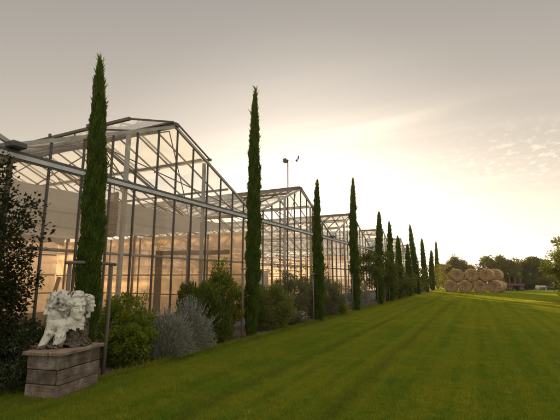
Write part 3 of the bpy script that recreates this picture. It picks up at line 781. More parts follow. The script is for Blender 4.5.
# stakes: two posts and a cross bar round each cypress
PLACES = ['nearest cypress behind the bust', 'second cypress', 'third cypress', 'fourth cypress', 'fifth cypress', 'sixth cypress', 'seventh cypress', 'eighth cypress', 'leaning ninth cypress', 'tenth cypress', 'eleventh cypress']
for i, lab in enumerate(PLACES):
    x, y = CY[i][0], CY[i][1]
    m = M['post'] if i < 1 else M['palepost']
    hh = 1.86 if i < 2 else 1.76
    t = thing('tree_stake', 'wooden stake frame of posts and a cross bar holding the ' + lab, 'tree stake', (x + 0.02, y, 0.008), 0, 'stake frames along the cypress row')
    rr = 0.031 if i == 0 else 0.025
    for sy in ((-0.40, 0.40) if i == 0 else (-0.42, 0.16)):
        xo = 0.0 if i == 0 else -0.05
        MB().tube([(xo, sy * (1.0 if i else 0.95), -0.1), (xo + 0.008, sy, hh * 0.5), (xo, sy, hh)], [rr * 1.1, rr, rr * 0.95], 9).build('post', m, t, smooth=True)
    bx = 0.01 if i == 0 else -0.05
    MB().tube([(bx, -0.48, hh - 0.03), (bx, 0.0 if i == 0 else -0.1, hh - 0.01), (bx, 0.48 if i == 0 else 0.22, hh - 0.03)], rr * 0.9, 9).build('cross_bar', m, t, smooth=True)

# low boards edging the bed
for i in range(13):
    y0 = 5.0 + i * 3.6
    xa = -5.50 + i * 0.022
    o = MB().box((xa, y0 + 1.78, 0.025), (0.04, 3.52, 0.055), rz=rng.normal() * 0.006).build('edging_board', M['post'])
    far = ['nearest', 'second', 'third', 'fourth', 'fifth', 'sixth', 'seventh', 'eighth', 'ninth', 'tenth', 'eleventh', 'twelfth', 'thirteenth'][i]
    tag(o, f'low pale timber edging board between bed and lawn, {far} from the camera', 'edging', 'edging boards along the bed')

# ------------------------------------------------------------------ plants in the bed
# dark purplish shrub at the left edge
t = shrub('purple_shrub', 'tall dark shrub with small purplish leaves at the left edge', (-6.62, 3.22, 0), 0.84, 0.75, 3.45, M['purple'], 17000, 95, 0.25, 0.066, 0.040, up=0.1, stems=16, cfrac=0.56, low=-0.95)
t = shrub('dark_shrub', 'low dense dark shrub in the lower left corner beside the wooden plinth', (-6.12, 3.62, 0), 0.52, 0.45, 0.94, M['darkleaf'], 9000, 40, 0.16, 0.05, 0.022, up=0.3)
t = thing('prop_pole', 'leaning orange brown pole propping the dark shrub by the glass', 'pole', (-6.72, 4.35, 0))
MB().tube([(0.05, -0.22, -0.05), (0.10, 0.03, 0.75), (0.13, 0.2, 1.62)], [0.036, 0.034, 0.030], 9).build('pole', M['orangepost'], t, smooth=True)
# bright bush, lower leafy mound in front
shrub('bright_bush', 'bright green leafy bush right of the nearest cypress, under the glass', (-6.45, 5.95, 0), 0.60, 0.55, 1.22, M['bright'], 9000, 60, 0.15, 0.060, 0.036, up=0.35)
shrub('leafy_mound', 'low mound of bright green drooping leaves in front of the bright bush', (-5.92, 5.62, 0), 0.46, 0.40, 0.72, M['bright'], 7000, 45, 0.13, 0.085, 0.030, up=-0.25)
# lavender: upright silver blades and lilac spikes
def spiky(name, label, base, r, h, mat, n, n_spk, cat='lavender', spike_len=0.3, group=None):
    t = thing(name, label, cat, base, 0, group)
    a = rng.uniform(0, 2 * PI, n); q = np.sqrt(rng.random(n)) * 0.55
    el = rng.uniform(0.15, 1.0, n)
    D = np.stack([np.cos(a) * (1.05 - el) * 1.2, np.sin(a) * (1.05 - el) * 1.2, el], 1); D = unit(D)
    s = rng.uniform(0.25, 1.0, n)[:, None]
    reach = np.array([r, r, h * 0.86])
    P = np.stack([np.cos(a) * q * r * 0.4, np.sin(a) * q * r * 0.4, np.zeros(n)], 1) + D * s * reach
    keep = P[:, 2] > 0.02
    leaves_mesh('foliage', P[keep], (D + rng.normal(size=(n, 3)) * 0.35 + [0, 0, .35])[keep], 0.065 * rng.uniform(.6, 1.4, keep.sum()), 0.012, mat, t)
    a = rng.uniform(0, 2 * PI, n_spk); el = rng.uniform(0.35, 1.0, n_spk)
    D = unit(np.stack([np.cos(a) * (1.05 - el), np.sin(a) * (1.05 - el), el], 1)); B = D * np.array([r, r, h * 0.86]) * 0.92
    g = MB()
    PP = []; DD = []
    for b, d in zip(B, D):
        L = spike_len * rng.uniform(0.6, 1.2); dd = unit((d + rng.normal(size=3) * 0.12 + [0, 0, .4])[None])[0]
        g.beam(b - d * 0.1, b + dd * L, 0.004, 0.004)
        m = 16; s = rng.uniform(0.35, 1.05, m)[:, None]
        PP.append(b + dd * L * s + rng.normal(size=(m, 3)) * 0.006); DD.append(dd + rng.normal(size=(m, 3)) * 0.7)
    g.build('stem', mat, t)
    PP = np.concatenate(PP); DD = np.concatenate(DD)
    leaves_mesh('flower_spike', PP, DD, 0.022, 0.013, M['lilac'], t)
    return t
spiky('lavender', 'silver grey lavender with pale flower spikes, left half of the clump by the lawn', (-5.84, 6.45, 0), 0.58, 0.92, M['silver'], 12000, 90)
spiky('lavender', 'silver lavender with long pale lilac spikes, in front of the two junipers', (-5.92, 7.25, 0), 0.56, 0.98, M['silver'], 10000, 150, spike_len=0.38)
# two upright junipers
def juniper(label, base, r, h, seed):
    t = thing('juniper', label, 'juniper', base, 0, 'junipers in the bed')
    Ps, Ds, Ls = [], [], []
    g = np.random.default_rng(seed)
    for k in range(9):
        a = g.uniform(0, 2 * PI); q = g.uniform(0.1, 0.6) * r
        P, D, L = cypress_mesh_parts(h * g.uniform(0.72, 1.0), r * g.uniform(0.42, 0.6), 2200, (math.cos(a) * q, math.sin(a) * q), seed + k, 0.075)
        P[:, 0] += math.cos(a) * q; P[:, 1] += math.sin(a) * q
        Ps.append(P); Ds.append(D + g.normal(size=D.shape) * 0.25); Ls.append(L)
    P, D, L = map(np.concatenate, (Ps, Ds, Ls))
    leaves_mesh('foliage', P, D, L, L * 0.22, M['juniper'], t)
    mb = MB(); limb(mb, (0, 0, -0.05), (0, 0, h * 0.7), 0.03, 0.008); mb.build('stem', M['bark'], t)
juniper('upright green juniper, the left one of the pair in front of the glass', (-6.45, 8.02, 0), 0.36, 1.52, 31)
juniper('upright green juniper, right one of the pair beside the yellow green shrub', (-6.05, 8.55, 0), 0.38, 1.58, 47)
# tall shrub with bright upright shoots
t = shrub('laurel_shrub', 'tall shrub with upright yellow green shoots left of the second cypress', (-6.25, 9.05, 0), 0.48, 0.48, 1.75, M['yellowgreen'], 5200, 34, 0.17, 0.095, 0.045, up=0.7, low=-0.4)
P = []; D = []
for k in range(16):
    a = rng.uniform(0, 2 * PI); q = rng.uniform(0.05, 0.36); hh = rng.uniform(1.75, 2.25) - q * 0.6
    m = 34; s = np.linspace(1.2, hh, m) + rng.normal(size=m) * 0.02
    aa = rng.uniform(0, 2 * PI, m)
    P.append(np.stack([math.cos(a) * q + 0.02 * np.cos(aa), math.sin(a) * q + 0.02 * np.sin(aa), s], 1)); D.append(np.stack([np.cos(aa) * 0.8, np.sin(aa) * 0.8, np.full(m, 0.8)], 1))
P = np.concatenate(P); D = np.concatenate(D)
leaves_mesh('young_shoot', P, D, 0.10 * rng.uniform(.6, 1.2, len(P)), 0.042, M['yellowgreen'], t)
# further along the bed
shrub('willowy_shrub', 'soft green rounded shrub right of the second cypress', (-5.98, 11.35, 0), 0.74, 0.74, 1.42, M['willow'], 20000, 95, 0.18, 0.075, 0.016, up=0.5)
shrub('flowering_plant', 'low plant with small pale pink flowers under the grey shrub', (-5.70, 12.85, 0), 0.38, 0.36, 0.42, M['olive'], 2600, 26, 0.10, 0.05, 0.02, cat='flowers')
t = [o for o in S.objects if o.name.startswith('flowering_plant')][-1]
a = rng.uniform(0, 2 * PI, 160); q = np.sqrt(rng.random(160)) * 0.38
leaves_mesh('blossom', np.stack([np.cos(a) * q, np.sin(a) * q, rng.uniform(0.2, 0.46, 160)], 1), rng.normal(size=(160, 3)) + [0, 0, .6], 0.04, 0.035, M['flower'], t)
shrub('grey_shrub', 'olive grey round shrub just left of the third cypress', (-6.22, 13.35, 0), 0.80, 0.78, 1.72, M['olive'], 20000, 105, 0.19, 0.07, 0.018, up=0.4)
shrub('grey_shrub', 'wide olive grey shrub between the third and fourth cypresses', (-6.0, 15.9, 0), 0.98, 1.08, 1.72, M['olive'], 21000, 115, 0.21, 0.08, 0.022, up=0.4)
shrub('golden_shrub', 'small yellowish green shrub at the bed edge before the fourth cypress', (-5.62, 17.0, 0), 0.42, 0.50, 0.72, M['yellowgreen'], 3000, 26, 0.14, 0.08, 0.035, up=0.2)
shrub('young_conifer', 'narrow young green tree against the glass behind the grey shrub', (-6.75, 17.9, 0), 0.36, 0.36, 2.6, M['midleaf'], 2600, 34, 0.17, 0.09, 0.045, up=0.5)
shrub('pale_shrub', 'pale blue green shrub right of the fourth cypress', (-5.75, 21.0, 0), 0.70, 0.85, 1.35, M['silver'], 5500, 50, 0.18, 0.10, 0.018, up=0.5)
tree('small_tree', 'small leafy tree with several thin trunks left of the fifth cypress', (-5.75, 22.8, 0), 3.15, 0.95, 0.05, M['midleaf'], 3600, 42, 0.30, 0.12, 0.07, 'palebark', 0.30)
tree('small_tree', 'bushy small tree with bare pale trunk between fifth and sixth cypresses', (-5.35, 25.6, 0), 3.05, 0.95, 0.07, M['midleaf'], 3600, 42, 0.30, 0.13, 0.075, 'palebark', 0.32)
row = [(-5.9, 29.0, 2.5, 0.9, 'midleaf', 'leafy green bush between the sixth and seventh cypresses'), (-5.8, 33.0, 2.6, 1.0, 'midleaf', 'leafy green bush right after the seventh cypress'),
       (-6.0, 37.6, 2.5, 1.1, 'treeleaf', 'green bush left of the leaning cypress'), (-5.9, 43.6, 2.9, 1.3, 'midleaf', 'broad green bush right of the leaning cypress'),
       (-6.5, 50.6, 1.9, 0.8, 'midleaf', 'broad green bush near the last gable'), (-5.6, 57.6, 3.4, 1.8, 'goldleaf', 'sunlit yellow green bush left of the bales'),
       (-4.6, 66.0, 3.4, 2.0, 'goldleaf', 'pale sunlit bush behind the left end of the bales')]
for (x, y, h, r, m, lab) in row:
    shrub('leafy_bush', lab, (x, y, 0), r, r * 1.2, h, M[m], 3200, 46, 0.36, 0.15, 0.085, up=0.2, cat='bush', group='bushes along the far end of the greenhouse')


# ------------------------------------------------------------------ plinth of old planks
px0, py0 = -5.09, 3.63
pr = PI / 2 + 0.22           # along the right hand face
# local frame: x along the front edge (to the left in the photo is -x), y away along the right face
ux = Vector((math.cos(pr - PI / 2), math.sin(pr - PI / 2), 0))
PW, PD, PH = 0.52, 0.78, 0.56
plinth = thing('plank_plinth', 'square plinth of stacked weathered grey planks carrying the stone bust', 'plinth', (px0, py0, 0.004), pr - PI / 2)
hh = PH / 3
for lv in range(3):
    z = hh * (lv + 0.5)
    j = [0.0, 0.006, -0.004][lv]
    MB().box((-PW / 2 - 0.028 + j, 0.030, z), (PW - 0.046, 0.05, hh - 0.008), ch=0.008).build('plank', M['oldwood'], plinth)
    MB().box((-0.022 + j * 2, PD / 2 + 0.004 + j, z), (0.050, PD + 0.012, hh - 0.008), ch=0.008).build('plank', M['oldwood'], plinth)
    MB().box((-PW + 0.022 + j, PD / 2 + 0.027, z), (0.044, PD - 0.06, hh - 0.008), ch=0.006).build('plank', M['oldwood'], plinth)
    MB().box((-PW / 2 + j, PD - 0.0, z), (PW - 0.004, 0.05, hh - 0.008), ch=0.006).build('plank', M['oldwood'], plinth)
for i in range(3):
    w = (PW + 0.10) / 3
    MB().box((-PW / 2 + (i - 1) * w, PD / 2 + 0.01 * (i - 1), PH + 0.027), (w - 0.006, PD + 0.10 + 0.03 * (i % 2), 0.050), ch=0.008).build('top_board', M['topwood'], plinth)


# ------------------------------------------------------------------ stone bust (sculpted by distance fields)
def surface_nets(F, o, h):
    nx, ny, nz = F.shape
    ins = F < 0
    c = [(i, j, k) for i in (0, 1) for j in (0, 1) for k in (0, 1)]
    sl = lambda A, d: A[d[0]:nx - 1 + d[0], d[1]:ny - 1 + d[1], d[2]:nz - 1 + d[2]]
    cnt = sum(sl(ins, d).astype(int) for d in c)
    act = (cnt > 0) & (cnt < 8)
    I = np.argwhere(act); idx = -np.ones(act.shape, int); idx[act] = np.arange(len(I))
    acc = np.zeros((len(I), 3)); num = np.zeros(len(I))
    for a in range(8):
        for b in range(a + 1, 8):
            da, db = np.array(c[a]), np.array(c[b])
            if np.abs(da - db).sum() != 1: continue
            fa = F[tuple((I + da).T)]; fb = F[tuple((I + db).T)]
            cr = (fa < 0) != (fb < 0)
            t = np.where(cr, fa / np.where(cr, fa - fb, 1), 0)
            p = da + (db - da) * t[:, None]
            acc += np.where(cr[:, None], p, 0); num += cr
    V = o + (I + acc / num[:, None]) * h
    faces = []
    for ax in range(3):
        e = [0, 0, 0]; e[ax] = 1; u, w = (ax + 1) % 3, (ax + 2) % 3
        A = ins[tuple(slice(0, s - (1 if q == ax else 0)) for q, s in enumerate(F.shape))]
        B = ins[tuple(slice(1 if q == ax else 0, None) for q, s in enumerate(F.shape))]
        E_ = np.argwhere(A != B)
        ok = (E_[:, u] > 0) & (E_[:, w] > 0) & (E_[:, u] < F.shape[u] - 1) & (E_[:, w] < F.shape[w] - 1); E_ = E_[ok]
        du = np.zeros(3, int); du[u] = 1; dw = np.zeros(3, int); dw[w] = 1
        q = [idx[tuple((E_ - a).T)] for a in (du + dw, dw, 0 * du, du)]
        q = np.stack(q, 1); flip = A[tuple(E_.T)]
        q[~flip] = q[~flip][:, ::-1]
        faces.append(q[(q >= 0).all(1)])
    return V, np.concatenate(faces)


class SDF:
    def __init__(s, lo, hi, h):
        s.lo = np.array(lo, float); s.h = h
        n = np.ceil((np.array(hi) - s.lo) / h).astype(int) + 1
        g = np.meshgrid(*[np.arange(k) * h + l for k, l in zip(n, s.lo)], indexing='ij')
        s.X = np.stack(g, -1); s.F = np.full(s.X.shape[:3], 9.0)

    def ell(s, c, r, M3=None):
        q = s.X - np.array(c)
        if M3 is not None: q = q @ M3
        r = np.array(r, float); k = np.linalg.norm(q / r, axis=-1)
        return (k - 1) * r.min()

    def cap(s, a, b, r0, r1=None):
        a, b = np.array(a, float), np.array(b, float); r1 = r0 if r1 is None else r1
        d = b - a; t = np.clip(((s.X - a) @ d) / (d @ d), 0, 1)
        return np.linalg.norm(s.X - a - t[..., None] * d, axis=-1) - (r0 + (r1 - r0) * t)

    def un(s, f, k=0.02):
        h = np.clip(0.5 + 0.5 * (s.F - f) / k, 0, 1); s.F = s.F * (1 - h) + f * h - k * h * (1 - h)

    def sub(s, f, k=0.01):
        h = np.clip(0.5 - 0.5 * (s.F + f) / k, 0, 1); s.F = s.F * (1 - h) - f * h + k * h * (1 - h)

    def rough(s, amp, sc):
        x = s.X * sc
        s.F = s.F + amp * (np.sin(x[..., 0] * 1.0 + 2 * np.sin(x[..., 2] * 0.7)) * np.sin(x[..., 1] * 1.3 + 1.7 * np.sin(x[..., 0] * 0.6)) + 0.6 * np.sin(x[..., 2] * 2.1 + 2 * np.sin(x[..., 1] * 1.1)) * np.sin(x[..., 0] * 2.3))

    def build(s, name, mat, parent):
        V, Fc = surface_nets(s.F, s.lo, s.h)
        return link_mesh(name, V, [tuple(int(i) for i in f) for f in Fc], mat, parent, True)


def head(part_name, c, yaw, size, tilt, parent, curls, neck=True):
    """a carved head with face, ears and curled hair; yaw 0 faces the viewer (-y), + turns to the right (+x)"""
    s = size
    f = SDF((-0.16, -0.17, -0.22), (0.16, 0.17, 0.20), 0.0052)
    f.un(f.ell((0, 0.015, 0.055), (0.088, 0.108, 0.105)), 0.001)
    f.un(f.ell((0, -0.030, -0.045), (0.066, 0.072, 0.092)), 0.03)
    f.un(f.ell((0, -0.085, -0.108), (0.028, 0.022, 0.022)), 0.025)               # chin
    f.un(f.cap((-0.045, -0.082, 0.030), (0.045, -0.082, 0.030), 0.015), 0.02)      # brow
    for sx in (-1, 1):
        f.sub(f.ell((sx * 0.034, -0.108, 0.006), (0.023, 0.024, 0.017)), 0.014)    # eye hollow
        f.un(f.ell((sx * 0.033, -0.082, 0.004), (0.016, 0.016, 0.010)), 0.004)     # eye
        f.un(f.ell((sx * 0.044, -0.062, -0.030), (0.020, 0.022, 0.024)), 0.025)     # cheek
        f.un(f.ell((sx * 0.086, 0.015, -0.005), (0.012, 0.024, 0.034)), 0.01)      # ear
        f.un(f.cap((sx * 0.002, -0.103, -0.030), (sx * 0.014, -0.098, -0.034), 0.009), 0.008)
    f.un(f.cap((0, -0.090, 0.022), (0, -0.124, -0.028), 0.010, 0.014), 0.012)      # nose
    f.un(f.cap((-0.015, -0.092, -0.066), (0.015, -0.092, -0.066), 0.007), 0.008)   # lips
    f.un(f.cap((-0.012, -0.091, -0.078), (0.012, -0.091, -0.078), 0.008), 0.008)
    f.sub(f.cap((-0.018, -0.103, -0.072), (0.018, -0.103, -0.072), 0.0028), 0.004)
    f.un(f.cap((0, 0.01, -0.09), (0, 0.02, -0.21), 0.058, 0.070), 0.03)
    o = f.build(part_name, M['stone'], parent)
    hf = SDF((-0.17, -0.17, -0.20), (0.17, 0.20, 0.24), 0.0058)
    x = hf.X
    hf.F = hf.ell((0, 0.022, 0.052), (0.104, 0.122, 0.122))
    hf.un(hf.ell((0, 0.085, -0.02), (0.075, 0.065, 0.085)), 0.03)
    for sx in (-1, 1): hf.un(hf.cap((sx * 0.088, 0.0, 0.04), (sx * 0.080, 0.03, -0.10), 0.030, 0.022), 0.02)
    w = x[..., 0] * 40 * np.sign(x[..., 0]) + 2.4 * np.sin(x[..., 1] * 34 + curls) + 1.8 * np.sin(x[..., 2] * 44 + curls * 2)
    v = x[..., 2] * 52 + 2.6 * np.sin(x[..., 0] * 38 + curls) + 1.5 * np.sin(x[..., 1] * 47)
    hf.F += 0.011 * np.sin(w) * np.cos(v * 0.6) + 0.005 * np.sin(w * 2.3 + v)
    # hairline: open over the face
    hf.sub(hf.ell((0, -0.115, -0.035), (0.078, 0.105, 0.128)), 0.012)
    hair = hf.build('hair', M['hairstone'], o)
    o.location = c; o.rotation_euler = (tilt, 0, yaw); o.scale = (s, s, s)
    return o


# local axes of the bust: +x to the right as seen from the lawn, -y towards the viewer
vd = Vector((-5.53, 4.00, 0)); brz = math.atan2(vd.y, vd.x) - PI / 2
bust = thing('stone_bust', 'weathered white stone sculpture of joined heads and drapery on the plank plinth', 'sculpture', (-5.53, 4.00, 0.615), brz)
b = SDF((-0.46, -0.26, -0.005), (0.40, 0.30, 0.62), 0.0095)
b.un(b.ell((0.16, 0.06, 0.20), (0.17, 0.16, 0.25)), 0.001); b.un(b.ell((0.22, 0.10, 0.48), (0.12, 0.13, 0.18)), 0.05)
b.un(b.ell((0.02, 0.08, 0.30), (0.20, 0.13, 0.16)), 0.05); b.un(b.cap((-0.10, 0.05, 0.26), (-0.22, 0.02, 0.02), 0.10, 0.08), 0.04)
b.un(b.ell((-0.10, 0.08, 0.03), (0.22, 0.15, 0.08)), 0.04); b.un(b.ell((0.12, 0.06, 0.03), (0.22, 0.18, 0.07)), 0.04)
b.un(b.ell((-0.04, -0.06, 0.015), (0.36, 0.20, 0.065)), 0.03)
b.rough(0.013, 26); b.rough(0.006, 61)
b.F = np.maximum(b.F, -(b.X[..., 2] - 0.001))
b.build('rock_core', M['rock'], bust)
d = SDF((-0.48, -0.30, -0.005), (0.38, 0.22, 0.58), 0.008)
d.un(d.cap((-0.19, -0.08, 0.36), (-0.215, -0.10, 0.22), 0.080, 0.066), 0.001)           # left drape runs down to a foot
d.un(d.cap((-0.215, -0.10, 0.22), (-0.32, -0.11, 0.0), 0.066, 0.046), 0.03)
d.un(d.cap((-0.05, -0.12, 0.28), (-0.07, -0.14, 0.14), 0.066, 0.074), 0.03)            # right drape
d.un(d.cap((-0.07, -0.14, 0.14), (-0.12, -0.14, 0.0), 0.074, 0.054), 0.03)
d.un(d.ell((0.12, -0.06, 0.38), (0.145, 0.12, 0.115)), 0.04)                             # chest
d.un(d.ell((0.0, -0.07, 0.36), (0.12, 0.10, 0.085)), 0.04)
d.un(d.ell((-0.17, -0.02, 0.40), (0.10, 0.10, 0.10)), 0.04)
for (p0, p1) in (((-0.18, -0.17, 0.33), (-0.29, -0.165, 0.05)), ((-0.24, -0.165, 0.30), (-0.34, -0.15, 0.06)), ((-0.02, -0.195, 0.27), (-0.09, -0.215, 0.04)), ((-0.07, -0.205, 0.25), (-0.14, -0.19, 0.05))):
    d.sub(d.cap(p0, p1, 0.009, 0.005), 0.018)                                             # long folds in the drapes
d.un(d.cap((-0.16, -0.10, 0.36), (0.0, -0.13, 0.33), 0.075, 0.06), 0.04)
for k in range(9):                                                                          # ragged hem of the chest
    x = -0.06 + k * 0.036; d.un(d.cap((x, -0.14, 0.32), (x + 0.01, -0.15, 0.262 + 0.02 * math.sin(k * 2.3)), 0.026, 0.014), 0.012)
for k in range(5):                                                                          # folds
    x = -0.02 + k * 0.055; d.sub(d.cap((x, -0.185, 0.47), (x + 0.03, -0.175, 0.30), 0.008), 0.02)
d.rough(0.004, 55)
d.F = np.maximum(d.F, -(d.X[..., 2] - 0.001))
d.build('drapery', M['stone'], bust)
bust.scale = (0.94, 0.94, 0.94)
tag(head('head', (-0.135, -0.03, 0.575), R(-60), 1.62, R(6), bust, 3), 'head in profile looking left with dark stained curls')
tag(head('head', (0.125, -0.10, 0.590), R(22), 1.42, R(2), bust, 5), 'pale face turned slightly to the right')
tag(head('head', (0.29, 0.04, 0.625), R(62), 0.95, R(0), bust, 9), 'small worn head at the back looking right')


# ------------------------------------------------------------------ straw bales
def make_bale():
    t = thing('straw_bale', 'b', 'straw bale', (0, 0, 0), 0, 'round straw bales stacked in two layers')
    rr, ln = 0.70, 1.25; n = 40
    g = MB(); vs = []; fs = []
    rings = [(-ln / 2, rr - 0.05), (-ln / 2 + 0.05, rr - 0.005), (-0.2, rr + 0.012), (0.25, rr - 0.004), (ln / 2 - 0.05, rr), (ln / 2, rr - 0.05)]
    for (y, r) in rings:
        for k in range(n):
            a = 2 * PI * k / n; q = r + rng.normal() * 0.012
            vs.append((math.cos(a) * q, y + rng.normal() * 0.008, rr + math.sin(a) * q * (0.98)))
    for i in range(len(rings) - 1):
        for k in range(n):
            k2 = (k + 1) % n; fs.append((i * n + k, i * n + k2, (i + 1) * n + k2, (i + 1) * n + k))
    g.add(vs, [f[::-1] for f in fs]); g.build('roll', M['straw'], t, smooth=True)
    for sy in (-1, 1):
        g = MB(); vs = [(0, sy * (ln / 2 - 0.02), rr)]; fs = []
        for j in range(1, 7):
            for k in range(n):
                a = 2 * PI * k / n; q = (rr - 0.055) * j / 6
                vs.append((math.cos(a) * q, sy * (ln / 2 + 0.004 - 0.05 * (1 - j / 6) * (j < 3) + 0.010 * (j % 2) + rng.normal() * 0.022), rr + math.sin(a) * q))
        for k in range(n): fs.append((0, 1 + k, 1 + (k + 1) % n))
        for j in range(5):
            for k in range(n):
                k2 = (k + 1) % n; b0 = 1 + j * n; fs.append((b0 + k, b0 + n + k, b0 + n + k2, b0 + k2))
        if sy > 0: fs = [f[::-1] for f in fs]
        g.add(vs, fs); g.build('cut_face', M['strawface'], t)
    return t
BL = [(-2.72, 48.2, 0.004, 0.05, 'round straw bale on the grass at the left end of the lower layer'),
      (-1.28, 48.0, 0.004, -0.04, 'round straw bale on the grass, second from the left in the lower layer'),
      (0.14, 48.1, 0.004, 0.03, 'round straw bale on the grass, third from the left in the lower layer'),
      (1.60, 48.0, 0.004, -0.25, 'round straw bale on the grass at the right end of the lower layer'),
      (-2.02, 48.15, 1.20, 0.02, 'left round straw bale of the upper layer'),
      (-0.58, 48.1, 1.20, 0.06, 'middle round straw bale of the upper layer'),
      (0.88, 47.9, 1.21, -0.22, 'right round straw bale of the upper layer, turned to show its side'),
      (1.75, 49.5, 1.19, -0.25, 'round straw bale at the back behind the right one of the upper layer')]
bale = make_bale()
BL.append((1.95, 49.6, 0.004, -0.2, 'round straw bale at the back of the lower layer, carrying the rear upper one'))
for i, (x, y, z, rz, lab) in enumerate(BL):
    o = bale if i == 0 else copy_tree(bale)
    o.location = (x, y, z); o.rotation_euler = (0, 0, rz); o['label'] = lab

# ------------------------------------------------------------------ far side of the lawn
t = thing('red_trailer', 'red low farm trailer with stakes parked beside the bales under the big tree', 'trailer', (3.9, 56.5, 0), 0.15)
MB().box((0, 0, 0.72), (1.9, 1.5, 0.12), ch=0.02).build('bed', M['darkmetal'], t)
for sx in (-1, 1):
    MB().box((0, sx * 0.76, 0.86), (1.9, 0.05, 0.16)).build('side_rail', M['red'], t)
    for x in (-0.6, 0.6):
        w = MB(); w.tube([(x, sx * 0.62, 0.34), (x, sx * 0.80, 0.34)], 0.33, 18); wh = w.build('wheel', M['rubber'], t)
        MB().tube([(x, sx * 0.80, 0.34), (x, sx * 0.815, 0.34)], 0.16, 14).build('rim', M['darkmetal'], wh)
for x in (-0.9, -0.3, 0.3, 0.9):
    MB().box((x, 0.70, 1.2), (0.07, 0.06, 0.85)).build('stake', M['darkmetal'], t)
MB().beam((-0.95, 0, 0.6), (-1.9, 0, 0.45), 0.10, 0.08).build('drawbar', M['red'], t)
t = thing('garden_bench', 'small white garden bench on the grass in front of the far trees', 'bench', (7.2, 61.0, 0), 0.1)
MB().box((0, 0, 0.34), (1.1, 0.42, 0.05), ch=0.01).build('seat', M['white'], t)
MB().box((0, 0.20, 0.54), (1.1, 0.04, 0.22), rot=Matrix.Rotation(R(-10), 3, 'X'), ch=0.01).build('backrest', M['white'], t)
for sx in (-0.48, 0.48):
    for sy in (-0.16, 0.18): MB().box((sx, sy, 0.16), (0.06, 0.06, 0.32)).build('leg', M['white'], t)

TR = [  # x,y,h,r,trunk, mat, label, clumps
    (2.7, 68, 4.9, 3.0, 0.25, 'treeleaf', 'broad deep green tree standing behind the right half of the bales'),
    (7.3, 70, 4.55, 1.75, 0.2, 'treeleaf', 'rounded green tree in the middle of the far lawn edge'),
    (-3.4, 76, 5.2, 1.55, 0.2, 'brownleaf', 'brownish green tree behind the left half of the bales'),
    (-1.5, 84, 4.0, 1.6, 0.15, 'goldleaf', 'low sunlit yellow green tree behind the middle of the bales'),
    (5.2, 86, 5.0, 1.7, 0.15, 'goldleaf', 'pale golden tree in the gap between two darker far trees'),
    (9.6, 78, 4.4, 1.7, 0.2, 'midleaf', 'green tree behind the shrubby tree at the right edge'),
    (-6.3, 84, 4.2, 1.5, 0.2, 'goldleaf', 'golden tree glimpsed behind the last cypresses'),
    (12.3, 70, 5.2, 2.2, 0.2, 'midleaf', 'far green tree hidden mostly by the right edge shrubby tree'),
]
for (x, y, h, r, tr_, m, lab) in TR:
    tree('far_tree', lab, (x, y, 0), h, r, tr_, M[m], 13000, 95, 0.62, 0.24, 0.15, 'bark', 0.10, 'trees at the far end of the lawn')
for i, (x, y, r, h, m, lab) in enumerate([(-1.0, 64, 2.0, 2.4, 'goldleaf', 'yellow green hedge bush right behind the bales'), (5.8, 74, 1.8, 2.2, 'goldleaf', 'yellow green bush behind the red trailer'),
        (8.8, 66.5, 1.6, 1.7, 'treeleaf', 'low dark bush behind the white bench'), (5.4, 64, 1.5, 1.5, 'darkleaf', 'low dark bush just right of the red trailer'), (11.6, 64, 2.0, 2.0, 'midleaf', 'green bush near the right edge beyond the lawn')]):
    shrub('far_bush', lab, (x, y, 0), r, 1.0, h, M[m], 3600, 50, 0.40, 0.18, 0.10, up=0.2, cat='bush', group='bushes under the far trees')
tree('edge_tree', 'shrubby tree with leaves down to the grass at the right edge of the lawn', (5.95, 29.6, 0), 4.0, 2.05, 0.12, M['midleaf'], 18000, 130, 0.46, 0.14, 0.075, 'bark', 0.02)


# ------------------------------------------------------------------ grass
def tuft(name, n, h, spread, wb=0.0055):
    a = rng.uniform(0, 2 * PI, n); q = np.sqrt(rng.random(n)) * spread
    P = np.stack([np.cos(a) * q, np.sin(a) * q, np.zeros(n)], 1)
    D = np.stack([np.cos(a + rng.normal(size=n)) * rng.uniform(0.2, 0.9, n), np.sin(a + rng.normal(size=n)) * rng.uniform(0.2, 0.9, n), np.ones(n)], 1)
    o = leaves_mesh(name, P, D, h * rng.uniform(0.5, 1.25, n), wb, M['blade'], None, bend=0.1)
    return o


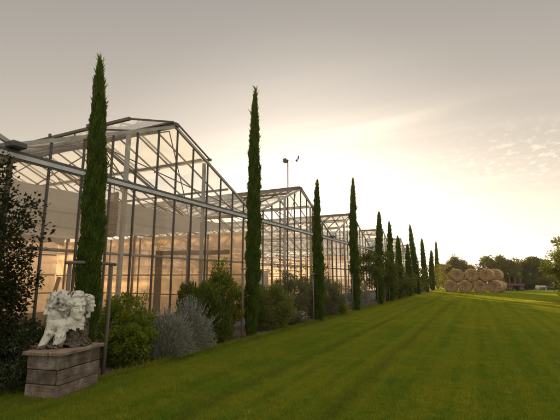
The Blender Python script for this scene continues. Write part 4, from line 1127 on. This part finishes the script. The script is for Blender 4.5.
def grass(name, poly, dens, tuft_n, h, spread, smin, smax, wb=0.0055):
    tf = tuft('grass_tuft', tuft_n, h, spread, wb)
    COL.objects.unlink(tf)
    o = flat(name, poly, 0.005, M['lawn'], kind='stuff')
    ng = bpy.data.node_groups.new(name + '_scatter', 'GeometryNodeTree')
    ng.interface.new_socket('Geometry', in_out='INPUT', socket_type='NodeSocketGeometry')
    ng.interface.new_socket('Geometry', in_out='OUTPUT', socket_type='NodeSocketGeometry')
    gi = ng.nodes.new('NodeGroupInput'); go = ng.nodes.new('NodeGroupOutput')
    ds = ng.nodes.new('GeometryNodeDistributePointsOnFaces'); ds.inputs['Density'].default_value = dens; ds.inputs['Seed'].default_value = 3
    oi = ng.nodes.new('GeometryNodeObjectInfo'); oi.inputs['Object'].default_value = tf; oi.inputs['As Instance'].default_value = True
    ip = ng.nodes.new('GeometryNodeInstanceOnPoints')
    rr = ng.nodes.new('FunctionNodeRandomValue'); rr.data_type = 'FLOAT_VECTOR'; rr.inputs[0].default_value = (-0.15, -0.15, 0); rr.inputs[1].default_value = (0.15, 0.15, 6.283)
    rs = ng.nodes.new('FunctionNodeRandomValue'); rs.data_type = 'FLOAT'; rs.inputs[2].default_value = smin; rs.inputs[3].default_value = smax
    ng.links.new(gi.outputs[0], ds.inputs['Mesh']); ng.links.new(ds.outputs['Points'], ip.inputs['Points']); ng.links.new(oi.outputs['Geometry'], ip.inputs['Instance'])
    ng.links.new(rr.outputs[0], ip.inputs['Rotation']); ng.links.new(rs.outputs[1], ip.inputs['Scale']); ng.links.new(ip.outputs[0], go.inputs[0])
    md = o.modifiers.new('scatter', 'NODES'); md.node_group = ng
    tag(o, 'short mown green lawn grass', 'grass')
    return o


grass('lawn_grass', [(-6.4, 2.2), (1.2, 2.2), (3.2, 14), (-5.4, 14), (-5.43, 4.4), (-6.3, 3.5)], 1500, 13, 0.042, 0.028, 0.6, 1.3)
grass('lawn_grass', [(-5.4, 14), (3.2, 14), (6.4, 34), (-5.2, 34)], 620, 13, 0.052, 0.05, 0.7, 1.5, 0.008)
grass('lawn_grass', [(-5.2, 34), (6.4, 34), (9.0, 47), (4, 62), (-5.0, 62)], 260, 13, 0.065, 0.08, 0.7, 1.5, 0.011)
grass('edge_grass', [(-5.52, 4.6), (-5.38, 4.6), (-5.05, 40), (-5.32, 40)], 420, 14, 0.095, 0.04, 0.6, 1.5)
grass('coarse_grass', [(-5.35, 2.4), (1.2, 2.4), (4.2, 20), (-5.3, 20)], 5, 16, 0.085, 0.035, 0.5, 1.3, 0.008)
# fallen leaves and clippings
def litter(n):
    y = 3 + 24 * rng.random(n) ** 1.3; x = rng.uniform(-5.4, 0.15, n) * 1.0 + 0.15 * y * rng.random(n)
    P = np.stack([x, y, rng.uniform(0.030, 0.05, n)], 1); D = rng.normal(size=(n, 3)) * [1, 1, 0.25]
    o = leaves_mesh('leaf_litter', P, D, 0.035 * rng.uniform(.5, 1.5, n), 0.020, M['brownleaf']); tag(o, 'small dry leaves scattered on the lawn', 'leaves', kind='stuff')
litter(420)

# ------------------------------------------------------------------ warm evening air
hz = MB().box((0, 300, 5.5), (1410, 1410, 13)).build('haze', None); tag(hz, kind='stuff')
m, t = new_mat('evening_haze')
pv = N(t, 'ShaderNodeVolumePrincipled'); pv.inputs['Color'].default_value = (1.0, 0.93, 0.80, 1); pv.inputs['Density'].default_value = 0.0003; pv.inputs['Anisotropy'].default_value = 0.55
o = N(t, 'ShaderNodeOutputMaterial'); LK(t, pv.outputs[0], o.inputs['Volume'])
hz.data.materials.append(m)
